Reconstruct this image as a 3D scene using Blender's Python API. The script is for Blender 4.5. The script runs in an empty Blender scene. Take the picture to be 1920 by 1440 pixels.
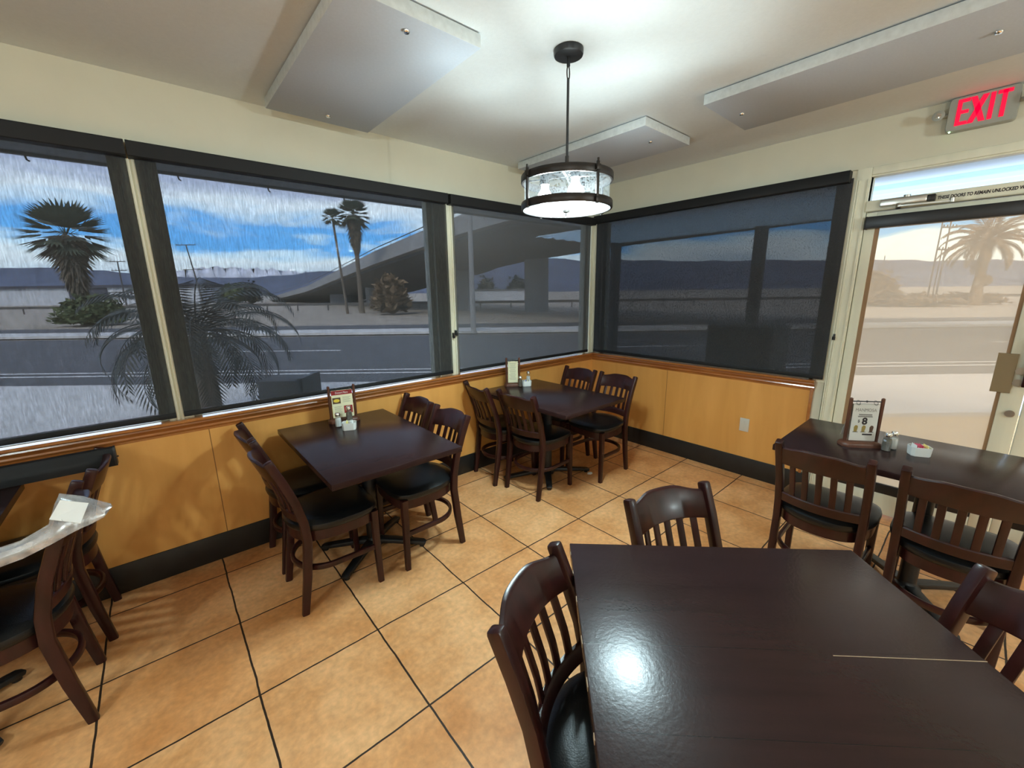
import bpy, bmesh, math, random
from mathutils import Vector, Matrix
random.seed(7)
scene = bpy.context.scene
COL = scene.collection
PI = math.pi

# ---------------------------------------------------------------- camera
CAM = Vector((-3.729, -2.925, 1.602))
cam_d = bpy.data.cameras.new('camera')
cam_d.sensor_fit = 'HORIZONTAL'
cam_d.sensor_width = 36.0
cam_d.lens = 769.53 / 1920 * 36.0
cam_d.clip_start = 0.02
cam_d.clip_end = 20000
cam = bpy.data.objects.new('camera', cam_d)
COL.objects.link(cam)
_yaw, _pit, _rol = math.radians(49.2721), math.radians(12.6526), math.radians(-0.747)
_f = Vector((math.cos(_pit) * math.cos(_yaw), math.cos(_pit) * math.sin(_yaw), -math.sin(_pit)))
_r = Vector((math.sin(_yaw), -math.cos(_yaw), 0))
_u = _r.cross(_f)
_r2 = _r * math.cos(_rol) + _u * math.sin(_rol)
_u2 = -_r * math.sin(_rol) + _u * math.cos(_rol)
cam.matrix_world = Matrix(((_r2.x, _u2.x, -_f.x, CAM.x), (_r2.y, _u2.y, -_f.y, CAM.y), (_r2.z, _u2.z, -_f.z, CAM.z), (0, 0, 0, 1)))
scene.camera = cam

# ---------------------------------------------------------------- colour management
scene.view_settings.view_transform = 'Standard'
scene.view_settings.look = 'None'
scene.view_settings.gamma = 1.0
scene.view_settings.exposure = 1.8
scene.view_settings.use_curve_mapping = False
scene.cycles.max_bounces = 10
scene.cycles.transparent_max_bounces = 24
scene.cycles.diffuse_bounces = 5
scene.cycles.glossy_bounces = 4
scene.cycles.sample_clamp_indirect = 6.0
scene.cycles.caustics_reflective = False
scene.cycles.caustics_refractive = False

# ---------------------------------------------------------------- world: cloudy blue sky
SKY_STRENGTH = 1.0
world = bpy.data.worlds.new('desert_sky')
scene.world = world
world.use_nodes = True
_nt = world.node_tree
_nt.nodes.clear()


def wn(t, **k):
    n = _nt.nodes.new(t)
    for a, b in k.items():
        setattr(n, a, b)
    return n


_out = wn('ShaderNodeOutputWorld')
_bg = wn('ShaderNodeBackground')
_bg.inputs['Strength'].default_value = SKY_STRENGTH
_tc = wn('ShaderNodeTexCoord')
_map = wn('ShaderNodeMapping')
_map.inputs['Scale'].default_value = (1.0, 1.0, 4.5)
_map.inputs['Location'].default_value = (0.35, 0.1, 0.22)
_nz = wn('ShaderNodeTexNoise')
_nz.inputs['Scale'].default_value = 3.2
_nz.inputs['Detail'].default_value = 7.0
_nz.inputs['Roughness'].default_value = 0.55
_nz.inputs['Distortion'].default_value = 0.6
_sep = wn('ShaderNodeSeparateXYZ')
_ma = wn('ShaderNodeMath', operation='MULTIPLY_ADD')      # height + cloud billow
_ma.inputs[1].default_value = 0.16
_cr = wn('ShaderNodeValToRGB')
_e = _cr.color_ramp.elements
_e[0].position, _e[0].color = 0.0, (0.85, 1.12, 1.42, 1)
_e[1].position, _e[1].color = 1.0, (0.65, 0.80, 1.15, 1)
for p_, c_ in ((0.115, (0.85, 1.12, 1.42, 1)), (0.150, (1.35, 1.60, 1.80, 1)), (0.165, (1.0, 1.45, 1.85, 1)), (0.180, (0.22, 0.80, 1.70, 1)), (0.200, (0.22, 0.78, 1.70, 1)),
               (0.218, (0.9, 1.3, 1.75, 1)), (0.242, (1.35, 1.6, 1.85, 1)), (0.272, (0.72, 0.88, 1.25, 1)), (0.33, (0.62, 0.76, 1.15, 1)), (0.38, (0.75, 0.95, 1.35, 1))):
    el = _cr.color_ramp.elements.new(p_)
    el.color = c_
_nt.links.new(_tc.outputs['Generated'], _map.inputs['Vector'])
_nt.links.new(_tc.outputs['Generated'], _sep.inputs[0])
_nt.links.new(_map.outputs[0], _nz.inputs['Vector'])
_nt.links.new(_nz.outputs['Fac'], _ma.inputs[0])
_nt.links.new(_sep.outputs['Z'], _ma.inputs[2])
_nt.links.new(_ma.outputs[0], _cr.inputs['Fac'])
_nt.links.new(_cr.outputs['Color'], _bg.inputs['Color'])
_nt.links.new(_bg.outputs[0], _out.inputs['Surface'])

# ---------------------------------------------------------------- sun, behind and left of the building
sun_d = bpy.data.lights.new('sun', 'SUN')
sun_d.energy = 2.0
sun_d.angle = math.radians(25)
sun_d.color = (1.0, 0.95, 0.87)
sun = bpy.data.objects.new('sun', sun_d)
COL.objects.link(sun)
sun.rotation_euler = Vector((0.75, 0.45, -0.75)).to_track_quat('-Z', 'Y').to_euler()

# pendant lamp powers (used in the pendant builder below)
PENDANT_DOWN, PENDANT_ALL = 52.0, 9.5
REAR_FILL_DOWN, REAR_FILL_ALL = 44.0, 44.0  # unseen rear pair, added as fill light
SIDE_DOWN, SIDE_ALL = 50.0, 11.0

# ================================================================ helpers
MATS = {}


def srgb(r, g, b):
    f = lambda c: (c / 255 / 12.92) if c / 255 <= 0.04045 else ((c / 255 + 0.055) / 1.055) ** 2.4
    return (f(r), f(g), f(b))


def new_mat(name):
    m = bpy.data.materials.new(name)
    m.use_nodes = True
    nt = m.node_tree
    nt.nodes.clear()
    out = nt.nodes.new('ShaderNodeOutputMaterial')
    return m, nt, out


def pbr(name, col, rough=0.5, metal=0.0, noise=0.0, nscale=20.0, stretch=(1, 1, 1), bump=0.0, bscale=None, coat=0.0, spec=None, emit=None, estr=0.0, rvar=0.0, col2=None):
    """Principled material with optional noise mottling between col and col2, and noise bump."""
    m, nt, out = new_mat(name)
    b = nt.nodes.new('ShaderNodeBsdfPrincipled')
    nt.links.new(b.outputs[0], out.inputs['Surface'])
    b.inputs['Base Color'].default_value = (*col, 1)
    b.inputs['Roughness'].default_value = rough
    b.inputs['Metallic'].default_value = metal
    if coat:
        b.inputs['Coat Weight'].default_value = coat
        b.inputs['Coat Roughness'].default_value = 0.15
    if spec is not None:
        b.inputs['Specular IOR Level'].default_value = spec
    if emit:
        b.inputs['Emission Color'].default_value = (*emit, 1)
        b.inputs['Emission Strength'].default_value = estr
    if noise or bump or rvar or col2:
        tc = nt.nodes.new('ShaderNodeTexCoord')
        mp = nt.nodes.new('ShaderNodeMapping')
        mp.inputs['Scale'].default_value = stretch
        nt.links.new(tc.outputs['Object'], mp.inputs['Vector'])
        nz = nt.nodes.new('ShaderNodeTexNoise')
        nz.inputs['Scale'].default_value = nscale
        nz.inputs['Detail'].default_value = 5.0
        nt.links.new(mp.outputs[0], nz.inputs['Vector'])
        if noise or col2:
            mx = nt.nodes.new('ShaderNodeMix')
            mx.data_type = 'RGBA'
            c2 = col2 or tuple(c * (1 - noise) for c in col)
            c1 = col if col2 else tuple(min(1, c * (1 + noise)) for c in col)
            mx.inputs[6].default_value = (*c1, 1)
            mx.inputs[7].default_value = (*c2, 1)
            rp = nt.nodes.new('ShaderNodeMapRange')
            rp.inputs['From Min'].default_value = 0.3
            rp.inputs['From Max'].default_value = 0.7
            nt.links.new(nz.outputs['Fac'], rp.inputs['Value'])
            nt.links.new(rp.outputs[0], mx.inputs[0])
            nt.links.new(mx.outputs[2], b.inputs['Base Color'])
        if rvar:
            rr = nt.nodes.new('ShaderNodeMapRange')
            rr.inputs['To Min'].default_value = max(0.02, rough - rvar)
            rr.inputs['To Max'].default_value = rough + rvar
            nt.links.new(nz.outputs['Fac'], rr.inputs['Value'])
            nt.links.new(rr.outputs[0], b.inputs['Roughness'])
        if bump:
            src = nz
            if bscale:
                src = nt.nodes.new('ShaderNodeTexNoise')
                src.inputs['Scale'].default_value = bscale
                src.inputs['Detail'].default_value = 3.0
                nt.links.new(tc.outputs['Object'], src.inputs['Vector'])
            bp = nt.nodes.new('ShaderNodeBump')
            bp.inputs['Strength'].default_value = bump
            bp.inputs['Distance'].default_value = 0.004
            nt.links.new(src.outputs['Fac'], bp.inputs['Height'])
            nt.links.new(bp.outputs[0], b.inputs['Normal'])
    MATS[name] = m
    return m


def glass_mat(name, tint=(1, 1, 1), refl=0.06, haze=None, haze_fac=0.0, rough=0.02):
    """Thin sheet glass: light passes straight through with a faint reflection."""
    m, nt, out = new_mat(name)
    tr = nt.nodes.new('ShaderNodeBsdfTransparent')
    tr.inputs['Color'].default_value = (*tint, 1)
    gl = nt.nodes.new('ShaderNodeBsdfGlossy')
    gl.inputs['Roughness'].default_value = rough
    mx = nt.nodes.new('ShaderNodeMixShader')
    mx.inputs[0].default_value = refl
    nt.links.new(tr.outputs[0], mx.inputs[1])
    nt.links.new(gl.outputs[0], mx.inputs[2])
    last = mx
    if haze:
        df = nt.nodes.new('ShaderNodeBsdfTranslucent')
        df.inputs['Color'].default_value = (*haze, 1)
        m2 = nt.nodes.new('ShaderNodeMixShader')
        m2.inputs[0].default_value = haze_fac
        nt.links.new(last.outputs[0], m2.inputs[1])
        nt.links.new(df.outputs[0], m2.inputs[2])
        last = m2
    nt.links.new(last.outputs[0], out.inputs['Surface'])
    MATS[name] = m
    return m


def shade_mat(name, fabric, openness, grain, vary, translucent=0.0):
    """Solar screen cloth: a weave of opaque yarn with see-through gaps of uneven size."""
    m, nt, out = new_mat(name)
    tc = nt.nodes.new('ShaderNodeTexCoord')
    mp = nt.nodes.new('ShaderNodeMapping')
    mp.inputs['Scale'].default_value = grain
    nt.links.new(tc.outputs['Object'], mp.inputs['Vector'])
    nz = nt.nodes.new('ShaderNodeTexNoise')
    nz.inputs['Scale'].default_value = 1.0
    nz.inputs['Detail'].default_value = 3.0
    nt.links.new(mp.outputs[0], nz.inputs['Vector'])
    rg = nt.nodes.new('ShaderNodeMapRange')
    rg.inputs['From Min'].default_value = 0.3
    rg.inputs['From Max'].default_value = 0.7
    rg.inputs['To Min'].default_value = openness * (1 - vary)
    rg.inputs['To Max'].default_value = openness * (1 + vary)
    nt.links.new(nz.outputs['Fac'], rg.inputs['Value'])
    df = nt.nodes.new('ShaderNodeBsdfDiffuse')
    df.inputs['Color'].default_value = (*fabric, 1)
    tr = nt.nodes.new('ShaderNodeBsdfTransparent')
    base = df
    if translucent:
        tl = nt.nodes.new('ShaderNodeBsdfTranslucent')
        tl.inputs['Color'].default_value = (*fabric, 1)
        mt = nt.nodes.new('ShaderNodeMixShader')
        mt.inputs[0].default_value = translucent
        nt.links.new(df.outputs[0], mt.inputs[1])
        nt.links.new(tl.outputs[0], mt.inputs[2])
        base = mt
    mx = nt.nodes.new('ShaderNodeMixShader')
    nt.links.new(rg.outputs[0], mx.inputs[0])
    nt.links.new(base.outputs[0], mx.inputs[1])
    nt.links.new(tr.outputs[0], mx.inputs[2])
    nt.links.new(mx.outputs[0], out.inputs['Surface'])
    MATS[name] = m
    return m


# ---- mesh helpers (all add to a bmesh)
def bm_new():
    return bmesh.new()


def obj(name, bm, mat, parent=None, smooth=True, loc=None, rotz=None):
    bmesh.ops.recalc_face_normals(bm, faces=bm.faces[:])
    me = bpy.data.meshes.new(name)
    bm.to_mesh(me)
    bm.free()
    if mat:
        for mm in (mat if isinstance(mat, (list, tuple)) else [mat]):
            me.materials.append(mm)
    o = bpy.data.objects.new(name, me)
    COL.objects.link(o)
    if smooth:
        for p in me.polygons:
            p.use_smooth = True
        try:
            me.set_sharp_from_angle(angle=math.radians(38))
        except Exception:
            pass
    if parent:
        o.parent = parent
    if loc is not None:
        o.location = loc
    if rotz is not None:
        o.rotation_euler = (0, 0, rotz)
    return o


def tag(o, label=None, cat=None, group=None, kind=None):
    if label:
        o['label'] = label
    if cat:
        o['category'] = cat
    if group:
        o['group'] = group
    if kind:
        o['kind'] = kind
    return o


def thing(name, label, cat, loc=(0, 0, 0), rotz=0.0, group=None):
    o = bpy.data.objects.new(name, None)
    o.empty_display_size = 0.1
    COL.objects.link(o)
    o.location = loc
    o.rotation_euler = (0, 0, rotz)
    return tag(o, label, cat, group)


def struct_root(name, label, cat):
    o = thing(name, label, cat)
    o['kind'] = 'structure'
    return o


KIDS = {}


def dup(root, loc, rotz, label, group=None):
    """A copy of a thing with copies of its parts and sub-parts."""
    def rec(o, par):
        c = o.copy()
        COL.objects.link(c)
        if par:
            c.parent = par
        for ch in [x for x in ALL_CHILDREN(o)]:
            rec(ch, c)
        return c
    r = rec(root, None)
    r.location = loc
    r.rotation_euler = (0, 0, rotz)
    r['label'] = label
    if group:
        r['group'] = group
    return r


def ALL_CHILDREN(o):
    return [x for x in bpy.data.objects if x.parent == o]


def box(bm, x0, x1, y0, y1, z0, z1, bevel=0.0, mat=0, M=None):
    vs = [bm.verts.new((x, y, z)) for x in (x0, x1) for y in (y0, y1) for z in (z0, z1)]
    idx = [(0, 1, 3, 2), (4, 6, 7, 5), (0, 4, 5, 1), (2, 3, 7, 6), (0, 2, 6, 4), (1, 5, 7, 3)]
    fs = [bm.faces.new([vs[i] for i in q]) for q in idx]
    for f in fs:
        f.material_index = mat
    geo = vs
    if bevel:
        es = list({e for f in fs for e in f.edges})
        r = bmesh.ops.bevel(bm, geom=es, offset=bevel, segments=2, profile=0.5, affect='EDGES')
        for f in r['faces']:
            f.material_index = mat
        geo = list({v for f in r['faces'] for v in f.verts} | {v for v in vs if v.is_valid})
    if M is not None:
        bmesh.ops.transform(bm, matrix=M, verts=[v for v in geo if v.is_valid])
    return geo


def ring_loft(bm, rings, closed_ring=True, caps=True, mat=0):
    vr = [[bm.verts.new(p) for p in r] for r in rings]
    n = len(vr[0])
    for a, b in zip(vr[:-1], vr[1:]):
        rng = range(n) if closed_ring else range(n - 1)
        for i in rng:
            j = (i + 1) % n
            f = bm.faces.new((a[i], a[j], b[j], b[i]))
            f.material_index = mat
    if caps and closed_ring:
        for r in (vr[0], vr[-1]):
            try:
                f = bm.faces.new(r)
                f.material_index = mat
            except ValueError:
                pass
    return vr


def sweep(bm, pts, section, up=(0, 0, 1), closed=False, mat=0, scale=None):
    """Sweep a closed 2-D section [(side, up)] along points; 'up' keeps the section upright."""
    pts = [Vector(p) for p in pts]
    up = Vector(up)
    rings = []
    n = len(pts)
    for i, p in enumerate(pts):
        if closed:
            t = pts[(i + 1) % n] - pts[i - 1]
        else:
            t = pts[min(i + 1, n - 1)] - pts[max(i - 1, 0)]
        t.normalize()
        s = t.cross(up)
        if s.length < 1e-5:
            s = Vector((1, 0, 0))
        s.normalize()
        u = s.cross(t)
        k = scale[i] if scale else 1.0
        rings.append([p + s * (a * k) + u * (b * k) for a, b in section])
    if closed:
        rings.append(rings[0])
        vr = [[bm.verts.new(q) for q in r] for r in rings[:-1]]
        vr.append(vr[0])
        m = len(section)
        for a, b in zip(vr[:-1], vr[1:]):
            for i in range(m):
                j = (i + 1) % m
                f = bm.faces.new((a[i], a[j], b[j], b[i]))
                f.material_index = mat
        return
    ring_loft(bm, rings, mat=mat)


def rect(w, h, r=0.0):
    a, b = w / 2, h / 2
    if not r:
        return [(-a, -b), (a, -b), (a, b), (-a, b)]
    out = []
    for cx, cy, st in ((a - r, -b + r, -90), (a - r, b - r, 0), (-a + r, b - r, 90), (-a + r, -b + r, 180)):
        for k in range(3):
            t = math.radians(st + 45 * k)
            out.append((cx + r * math.cos(t), cy + r * math.sin(t)))
    return out


def circ(r, n=10):
    return [(r * math.cos(2 * PI * i / n), r * math.sin(2 * PI * i / n)) for i in range(n)]


def lathe(bm, prof, seg=24, center=(0, 0, 0), mat=0, caps=True):
    cx, cy, cz = center
    rings = [[(cx + r * math.cos(2 * PI * i / seg), cy + r * math.sin(2 * PI * i / seg), cz + z) for i in range(seg)] for r, z in prof]
    ring_loft(bm, rings, caps=caps, mat=mat)


def prism(bm, outline, z0, z1, mat=0):
    ring_loft(bm, [[(x, y, z0) for x, y in outline], [(x, y, z1) for x, y in outline]], mat=mat)


def tri_blade(bm, a, b, w, nrm=(0, 0, 1), fold=0.0):
    """A leaflet from a to b, widest near its base and pointed at the tip."""
    a, b = Vector(a), Vector(b)
    t = (b - a)
    s = t.cross(Vector(nrm))
    if s.length < 1e-6:
        s = Vector((1, 0, 0))
    s.normalize()
    m = a + t * 0.35
    v = [bm.verts.new(p) for p in (a, m + s * w, b, m - s * w)]
    bm.faces.new(v)


def text_mesh(body, size, extrude=0.0, spacing=1.0, shear=0.0, bold=0.0):
    cu = bpy.data.curves.new('lettering', 'FONT')
    cu.body = body
    cu.size = size
    cu.extrude = extrude
    cu.align_x = 'LEFT'
    cu.space_character = spacing
    cu.shear = shear
    cu.offset = bold
    cu.resolution_u = 3
    o = bpy.data.objects.new('lettering', cu)
    COL.objects.link(o)
    dg = bpy.context.evaluated_depsgraph_get()
    dg.update()
    me = bpy.data.meshes.new_from_object(o.evaluated_get(dg))
    bpy.data.objects.remove(o)
    bpy.data.curves.remove(cu)
    return me


def text_into(bm, body, size, M, extrude=0.0, width=None, height=None, shear=0.0, bold=0.0, mat=0):
    me = text_mesh(body, size, extrude, shear=shear, bold=bold)
    xs = [v.co.x for v in me.vertices]
    ys = [v.co.y for v in me.vertices]
    x0, x1, y0, y1 = min(xs), max(xs), min(ys), max(ys)
    sx = width / (x1 - x0) if width else 1
    sy = height / (y1 - y0) if height else (sx if width else 1)
    n0 = len(bm.verts)
    f0 = len(bm.faces)
    bm.from_mesh(me)
    bm.verts.ensure_lookup_table()
    bm.faces.ensure_lookup_table()
    for v in bm.verts[n0:]:
        v.co = M @ Vector(((v.co.x - x0) * sx, (v.co.y - y0) * sy, v.co.z))
    for f in bm.faces[f0:]:
        f.material_index = mat
    bpy.data.meshes.remove(me)


# ================================================================ materials
M_ceil = pbr('ceiling_paint', (0.67, 0.72, 0.73), 0.9, noise=0.02, nscale=60, bump=0.15, bscale=160)
M_cream = pbr('cream_wall_paint', (0.62, 0.60, 0.475), 0.75, noise=0.02, nscale=6, bump=0.05, bscale=200)
M_frame = pbr('cream_metal_frame', (0.74, 0.73, 0.58), 0.45, noise=0.06, nscale=14, stretch=(1, 1, 0.15))
M_panelboard = pbr('acoustic_panel_fabric', (0.47, 0.53, 0.60), 0.95, noise=0.03, nscale=90)
M_panelside = pbr('acoustic_panel_edge', (0.56, 0.60, 0.60), 0.95, noise=0.08, nscale=40)
M_base = pbr('black_rubber_base', (0.013, 0.012, 0.011), 0.45, noise=0.2, nscale=10)
M_black = pbr('black_powder_coat', (0.012, 0.012, 0.013), 0.4)
M_valance = pbr('charcoal_aluminium', (0.011, 0.0115, 0.0125), 0.6, spec=0.3)
M_bronze = pbr('dark_bronze_metal', (0.035, 0.03, 0.027), 0.4, metal=0.6)
M_wood = pbr('dark_mahogany', (0.036, 0.0075, 0.0065), 0.34, col2=(0.017, 0.004, 0.0038), nscale=9, stretch=(3, 3, 0.7), coat=0.10, spec=0.35)
M_vinyl = pbr('black_vinyl', (0.0045, 0.005, 0.0055), 0.33, spec=0.4, bump=0.12, bscale=260)
M_steel = pbr('brushed_steel', (0.6, 0.58, 0.53), 0.3, metal=1.0)
M_chrome = pbr('chrome', (0.8, 0.8, 0.8), 0.12, metal=1.0)
M_white = pbr('white_ceramic', (0.78, 0.78, 0.75), 0.25)
M_glass = glass_mat('clear_glass', (0.93, 0.95, 0.95), 0.10)
M_window = glass_mat('window_glass', (0.94, 0.96, 0.96), 0.05)
M_salt = pbr('salt_grains', (0.82, 0.82, 0.8), 0.9)
M_pepper = pbr('pepper_grains', (0.13, 0.11, 0.085), 0.95, noise=0.5, nscale=500)
M_paper = pbr('cream_card', (0.78, 0.74, 0.5), 0.7)
M_paper_w = pbr('white_card', (0.74, 0.72, 0.66), 0.6)
M_ink = pbr('dark_ink', (0.03, 0.02, 0.02), 0.7)
M_inkgrey = pbr('grey_ink', (0.22, 0.2, 0.17), 0.7)
M_red = pbr('red_ink', (0.30, 0.02, 0.02), 0.6)
M_yellow = pbr('yellow_print', (0.75, 0.55, 0.05), 0.6)
M_brown = pbr('brown_print', (0.10, 0.05, 0.025), 0.6)
M_amber = pbr('amber_print', (0.35, 0.24, 0.06), 0.6)
M_pink = pbr('pink_packet', (0.65, 0.10, 0.16), 0.6)
M_blue = pbr('blue_packet', (0.45, 0.52, 0.85), 0.6)
M_ypack = pbr('yellow_packet', (0.85, 0.75, 0.25), 0.6)
M_wpack = pbr('white_packet', (0.82, 0.82, 0.8), 0.6)
M_menuwood = pbr('walnut_stand', (0.10, 0.035, 0.018), 0.4, noise=0.25, nscale=12, stretch=(3, 3, 0.5))
M_tan = pbr('tan_film_edge', (0.30, 0.18, 0.09), 0.6)
M_patch = pbr('brown_plate', (0.26, 0.19, 0.10), 0.55)
M_platew = pbr('ivory_plastic', (0.62, 0.58, 0.50), 0.4)


def maple_mat(name, c1, c2, seam_axis, seams, rough=0.42):
    """Wood veneer: long vertical figure, with fine dark joints between sheets."""
    m, nt, out = new_mat(name)
    b = nt.nodes.new('ShaderNodeBsdfPrincipled')
    nt.links.new(b.outputs[0], out.inputs['Surface'])
    b.inputs['Roughness'].default_value = rough
    b.inputs['Coat Weight'].default_value = 0.25
    b.inputs['Coat Roughness'].default_value = 0.3
    tc = nt.nodes.new('ShaderNodeTexCoord')
    mp = nt.nodes.new('ShaderNodeMapping')
    mp.inputs['Scale'].default_value = (4.5, 4.5, 0.5)
    nt.links.new(tc.outputs['Object'], mp.inputs['Vector'])
    nz = nt.nodes.new('ShaderNodeTexNoise')
    nz.inputs['Scale'].default_value = 1.6
    nz.inputs['Detail'].default_value = 6
    nz.inputs['Distortion'].default_value = 0.6
    nt.links.new(mp.outputs[0], nz.inputs['Vector'])
    mx = nt.nodes.new('ShaderNodeMix')
    mx.data_type = 'RGBA'
    mx.inputs[6].default_value = (*c1, 1)
    mx.inputs[7].default_value = (*c2, 1)
    rg = nt.nodes.new('ShaderNodeMapRange')
    rg.inputs['From Min'].default_value = 0.32
    rg.inputs['From Max'].default_value = 0.68
    nt.links.new(nz.outputs['Fac'], rg.inputs['Value'])
    nt.links.new(rg.outputs[0], mx.inputs[0])
    last = mx.outputs[2]
    sep = nt.nodes.new('ShaderNodeSeparateXYZ')
    nt.links.new(tc.outputs['Object'], sep.inputs[0])
    for s in seams:
        d = nt.nodes.new('ShaderNodeMath')
        d.operation = 'SUBTRACT'
        nt.links.new(sep.outputs[seam_axis], d.inputs[0])
        d.inputs[1].default_value = s
        a = nt.nodes.new('ShaderNodeMath')
        a.operation = 'ABSOLUTE'
        nt.links.new(d.outputs[0], a.inputs[0])
        lt = nt.nodes.new('ShaderNodeMath')
        lt.operation = 'LESS_THAN'
        nt.links.new(a.outputs[0], lt.inputs[0])
        lt.inputs[1].default_value = 0.0022
        m2 = nt.nodes.new('ShaderNodeMix')
        m2.data_type = 'RGBA'
        nt.links.new(lt.outputs[0], m2.inputs[0])
        nt.links.new(last, m2.inputs[6])
        m2.inputs[7].default_value = (c2[0] * 0.35, c2[1] * 0.3, c2[2] * 0.25, 1)
        last = m2.outputs[2]
    nt.links.new(last, b.inputs['Base Color'])
    return m


M_maple_l = maple_mat('maple_veneer_left', (0.75, 0.370, 0.098), (0.65, 0.305, 0.070), 0, [-4.8, -3.58, -2.36, -1.14])
M_maple_r = maple_mat('maple_veneer_right', (0.75, 0.370, 0.098), (0.65, 0.305, 0.070), 1, [-0.937])
M_oak = pbr('oak_moulding', (0.42, 0.15, 0.035), 0.24, col2=(0.31, 0.098, 0.022), nscale=8, stretch=(0.6, 0.6, 4), coat=0.8)


def tile_mat():
    m, nt, out = new_mat('terracotta_floor_tile')
    N, Lk = nt.nodes.new, nt.links.new
    b = N('ShaderNodeBsdfPrincipled')
    Lk(b.outputs[0], out.inputs['Surface'])
    tc = N('ShaderNodeTexCoord')
    # slightly wavering joints, as hand-set tile has
    wob = N('ShaderNodeTexNoise')
    wob.inputs['Scale'].default_value = 6.0
    wob.inputs['Detail'].default_value = 4.0
    Lk(tc.outputs['Object'], wob.inputs['Vector'])
    ws = N('ShaderNodeVectorMath')
    ws.operation = 'SCALE'
    ws.inputs['Scale'].default_value = 0.012
    Lk(wob.outputs['Color'], ws.inputs[0])
    ad = N('ShaderNodeVectorMath')
    ad.operation = 'ADD'
    Lk(tc.outputs['Object'], ad.inputs[0])
    Lk(ws.outputs[0], ad.inputs[1])
    mp = N('ShaderNodeMapping')
    mp.inputs['Location'].default_value = (4.632 + 10 - 0.006, 0.7026 + 10 - 0.006, 0)
    Lk(ad.outputs[0], mp.inputs['Vector'])
    br = N('ShaderNodeTexBrick')
    br.offset = 0.0
    br.squash = 1.0
    br.inputs['Scale'].default_value = 1.0
    br.inputs['Brick Width'].default_value = 0.5
    br.inputs['Row Height'].default_value = 0.5
    br.inputs['Mortar Size'].default_value = 0.0042
    br.inputs['Mortar Smooth'].default_value = 0.15
    br.inputs['Bias'].default_value = 0.0
    br.inputs['Color1'].default_value = (0.76, 0.405, 0.180, 1)
    br.inputs['Color2'].default_value = (0.67, 0.305, 0.113, 1)
    br.inputs['Mortar'].default_value = (0.03, 0.016, 0.009, 1)
    Lk(mp.outputs[0], br.inputs['Vector'])
    n1 = N('ShaderNodeTexNoise')
    n1.inputs['Scale'].default_value = 3.4
    n1.inputs['Detail'].default_value = 7
    n1.inputs['Roughness'].default_value = 0.6
    Lk(tc.outputs['Object'], n1.inputs['Vector'])
    r1 = N('ShaderNodeMapRange')
    r1.inputs['From Min'].default_value = 0.33
    r1.inputs['From Max'].default_value = 0.67
    Lk(n1.outputs['Fac'], r1.inputs['Value'])
    m1 = N('ShaderNodeMix')
    m1.data_type = 'RGBA'
    m1.blend_type = 'MULTIPLY'
    m1.inputs[0].default_value = 1.0
    cr = N('ShaderNodeMix')
    cr.data_type = 'RGBA'
    cr.inputs[6].default_value = (1.14, 1.22, 1.30, 1)
    cr.inputs[7].default_value = (0.84, 0.72, 0.56, 1)
    Lk(r1.outputs[0], cr.inputs[0])
    Lk(br.outputs['Color'], m1.inputs[6])
    Lk(cr.outputs[2], m1.inputs[7])
    n2 = N('ShaderNodeTexNoise')
    n2.inputs['Scale'].default_value = 38
    n2.inputs['Detail'].default_value = 5
    Lk(tc.outputs['Object'], n2.inputs['Vector'])
    r2 = N('ShaderNodeMapRange')
    r2.inputs['From Min'].default_value = 0.3
    r2.inputs['From Max'].default_value = 0.7
    r2.inputs['To Min'].default_value = 0.86
    r2.inputs['To Max'].default_value = 1.1
    Lk(n2.outputs['Fac'], r2.inputs['Value'])
    m2 = N('ShaderNodeVectorMath')
    m2.operation = 'SCALE'
    Lk(m1.outputs[2], m2.inputs[0])
    Lk(r2.outputs[0], m2.inputs['Scale'])
    Lk(m2.outputs[0], b.inputs['Base Color'])
    b.inputs['Roughness'].default_value = 0.5
    b.inputs['Specular IOR Level'].default_value = 0.35
    h = N('ShaderNodeMath')
    h.operation = 'MULTIPLY_ADD'
    h.inputs[1].default_value = -1.0
    Lk(br.outputs['Fac'], h.inputs[0])
    h2 = N('ShaderNodeMath')
    h2.operation = 'MULTIPLY'
    h2.inputs[1].default_value = 0.12
    Lk(n2.outputs['Fac'], h2.inputs[0])
    Lk(h2.outputs[0], h.inputs[2])
    bp = N('ShaderNodeBump')
    bp.inputs['Strength'].default_value = 0.35
    bp.inputs['Distance'].default_value = 0.004
    Lk(h.outputs[0], bp.inputs['Height'])
    Lk(bp.outputs[0], b.inputs['Normal'])
    return m


M_tile = tile_mat()


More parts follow.
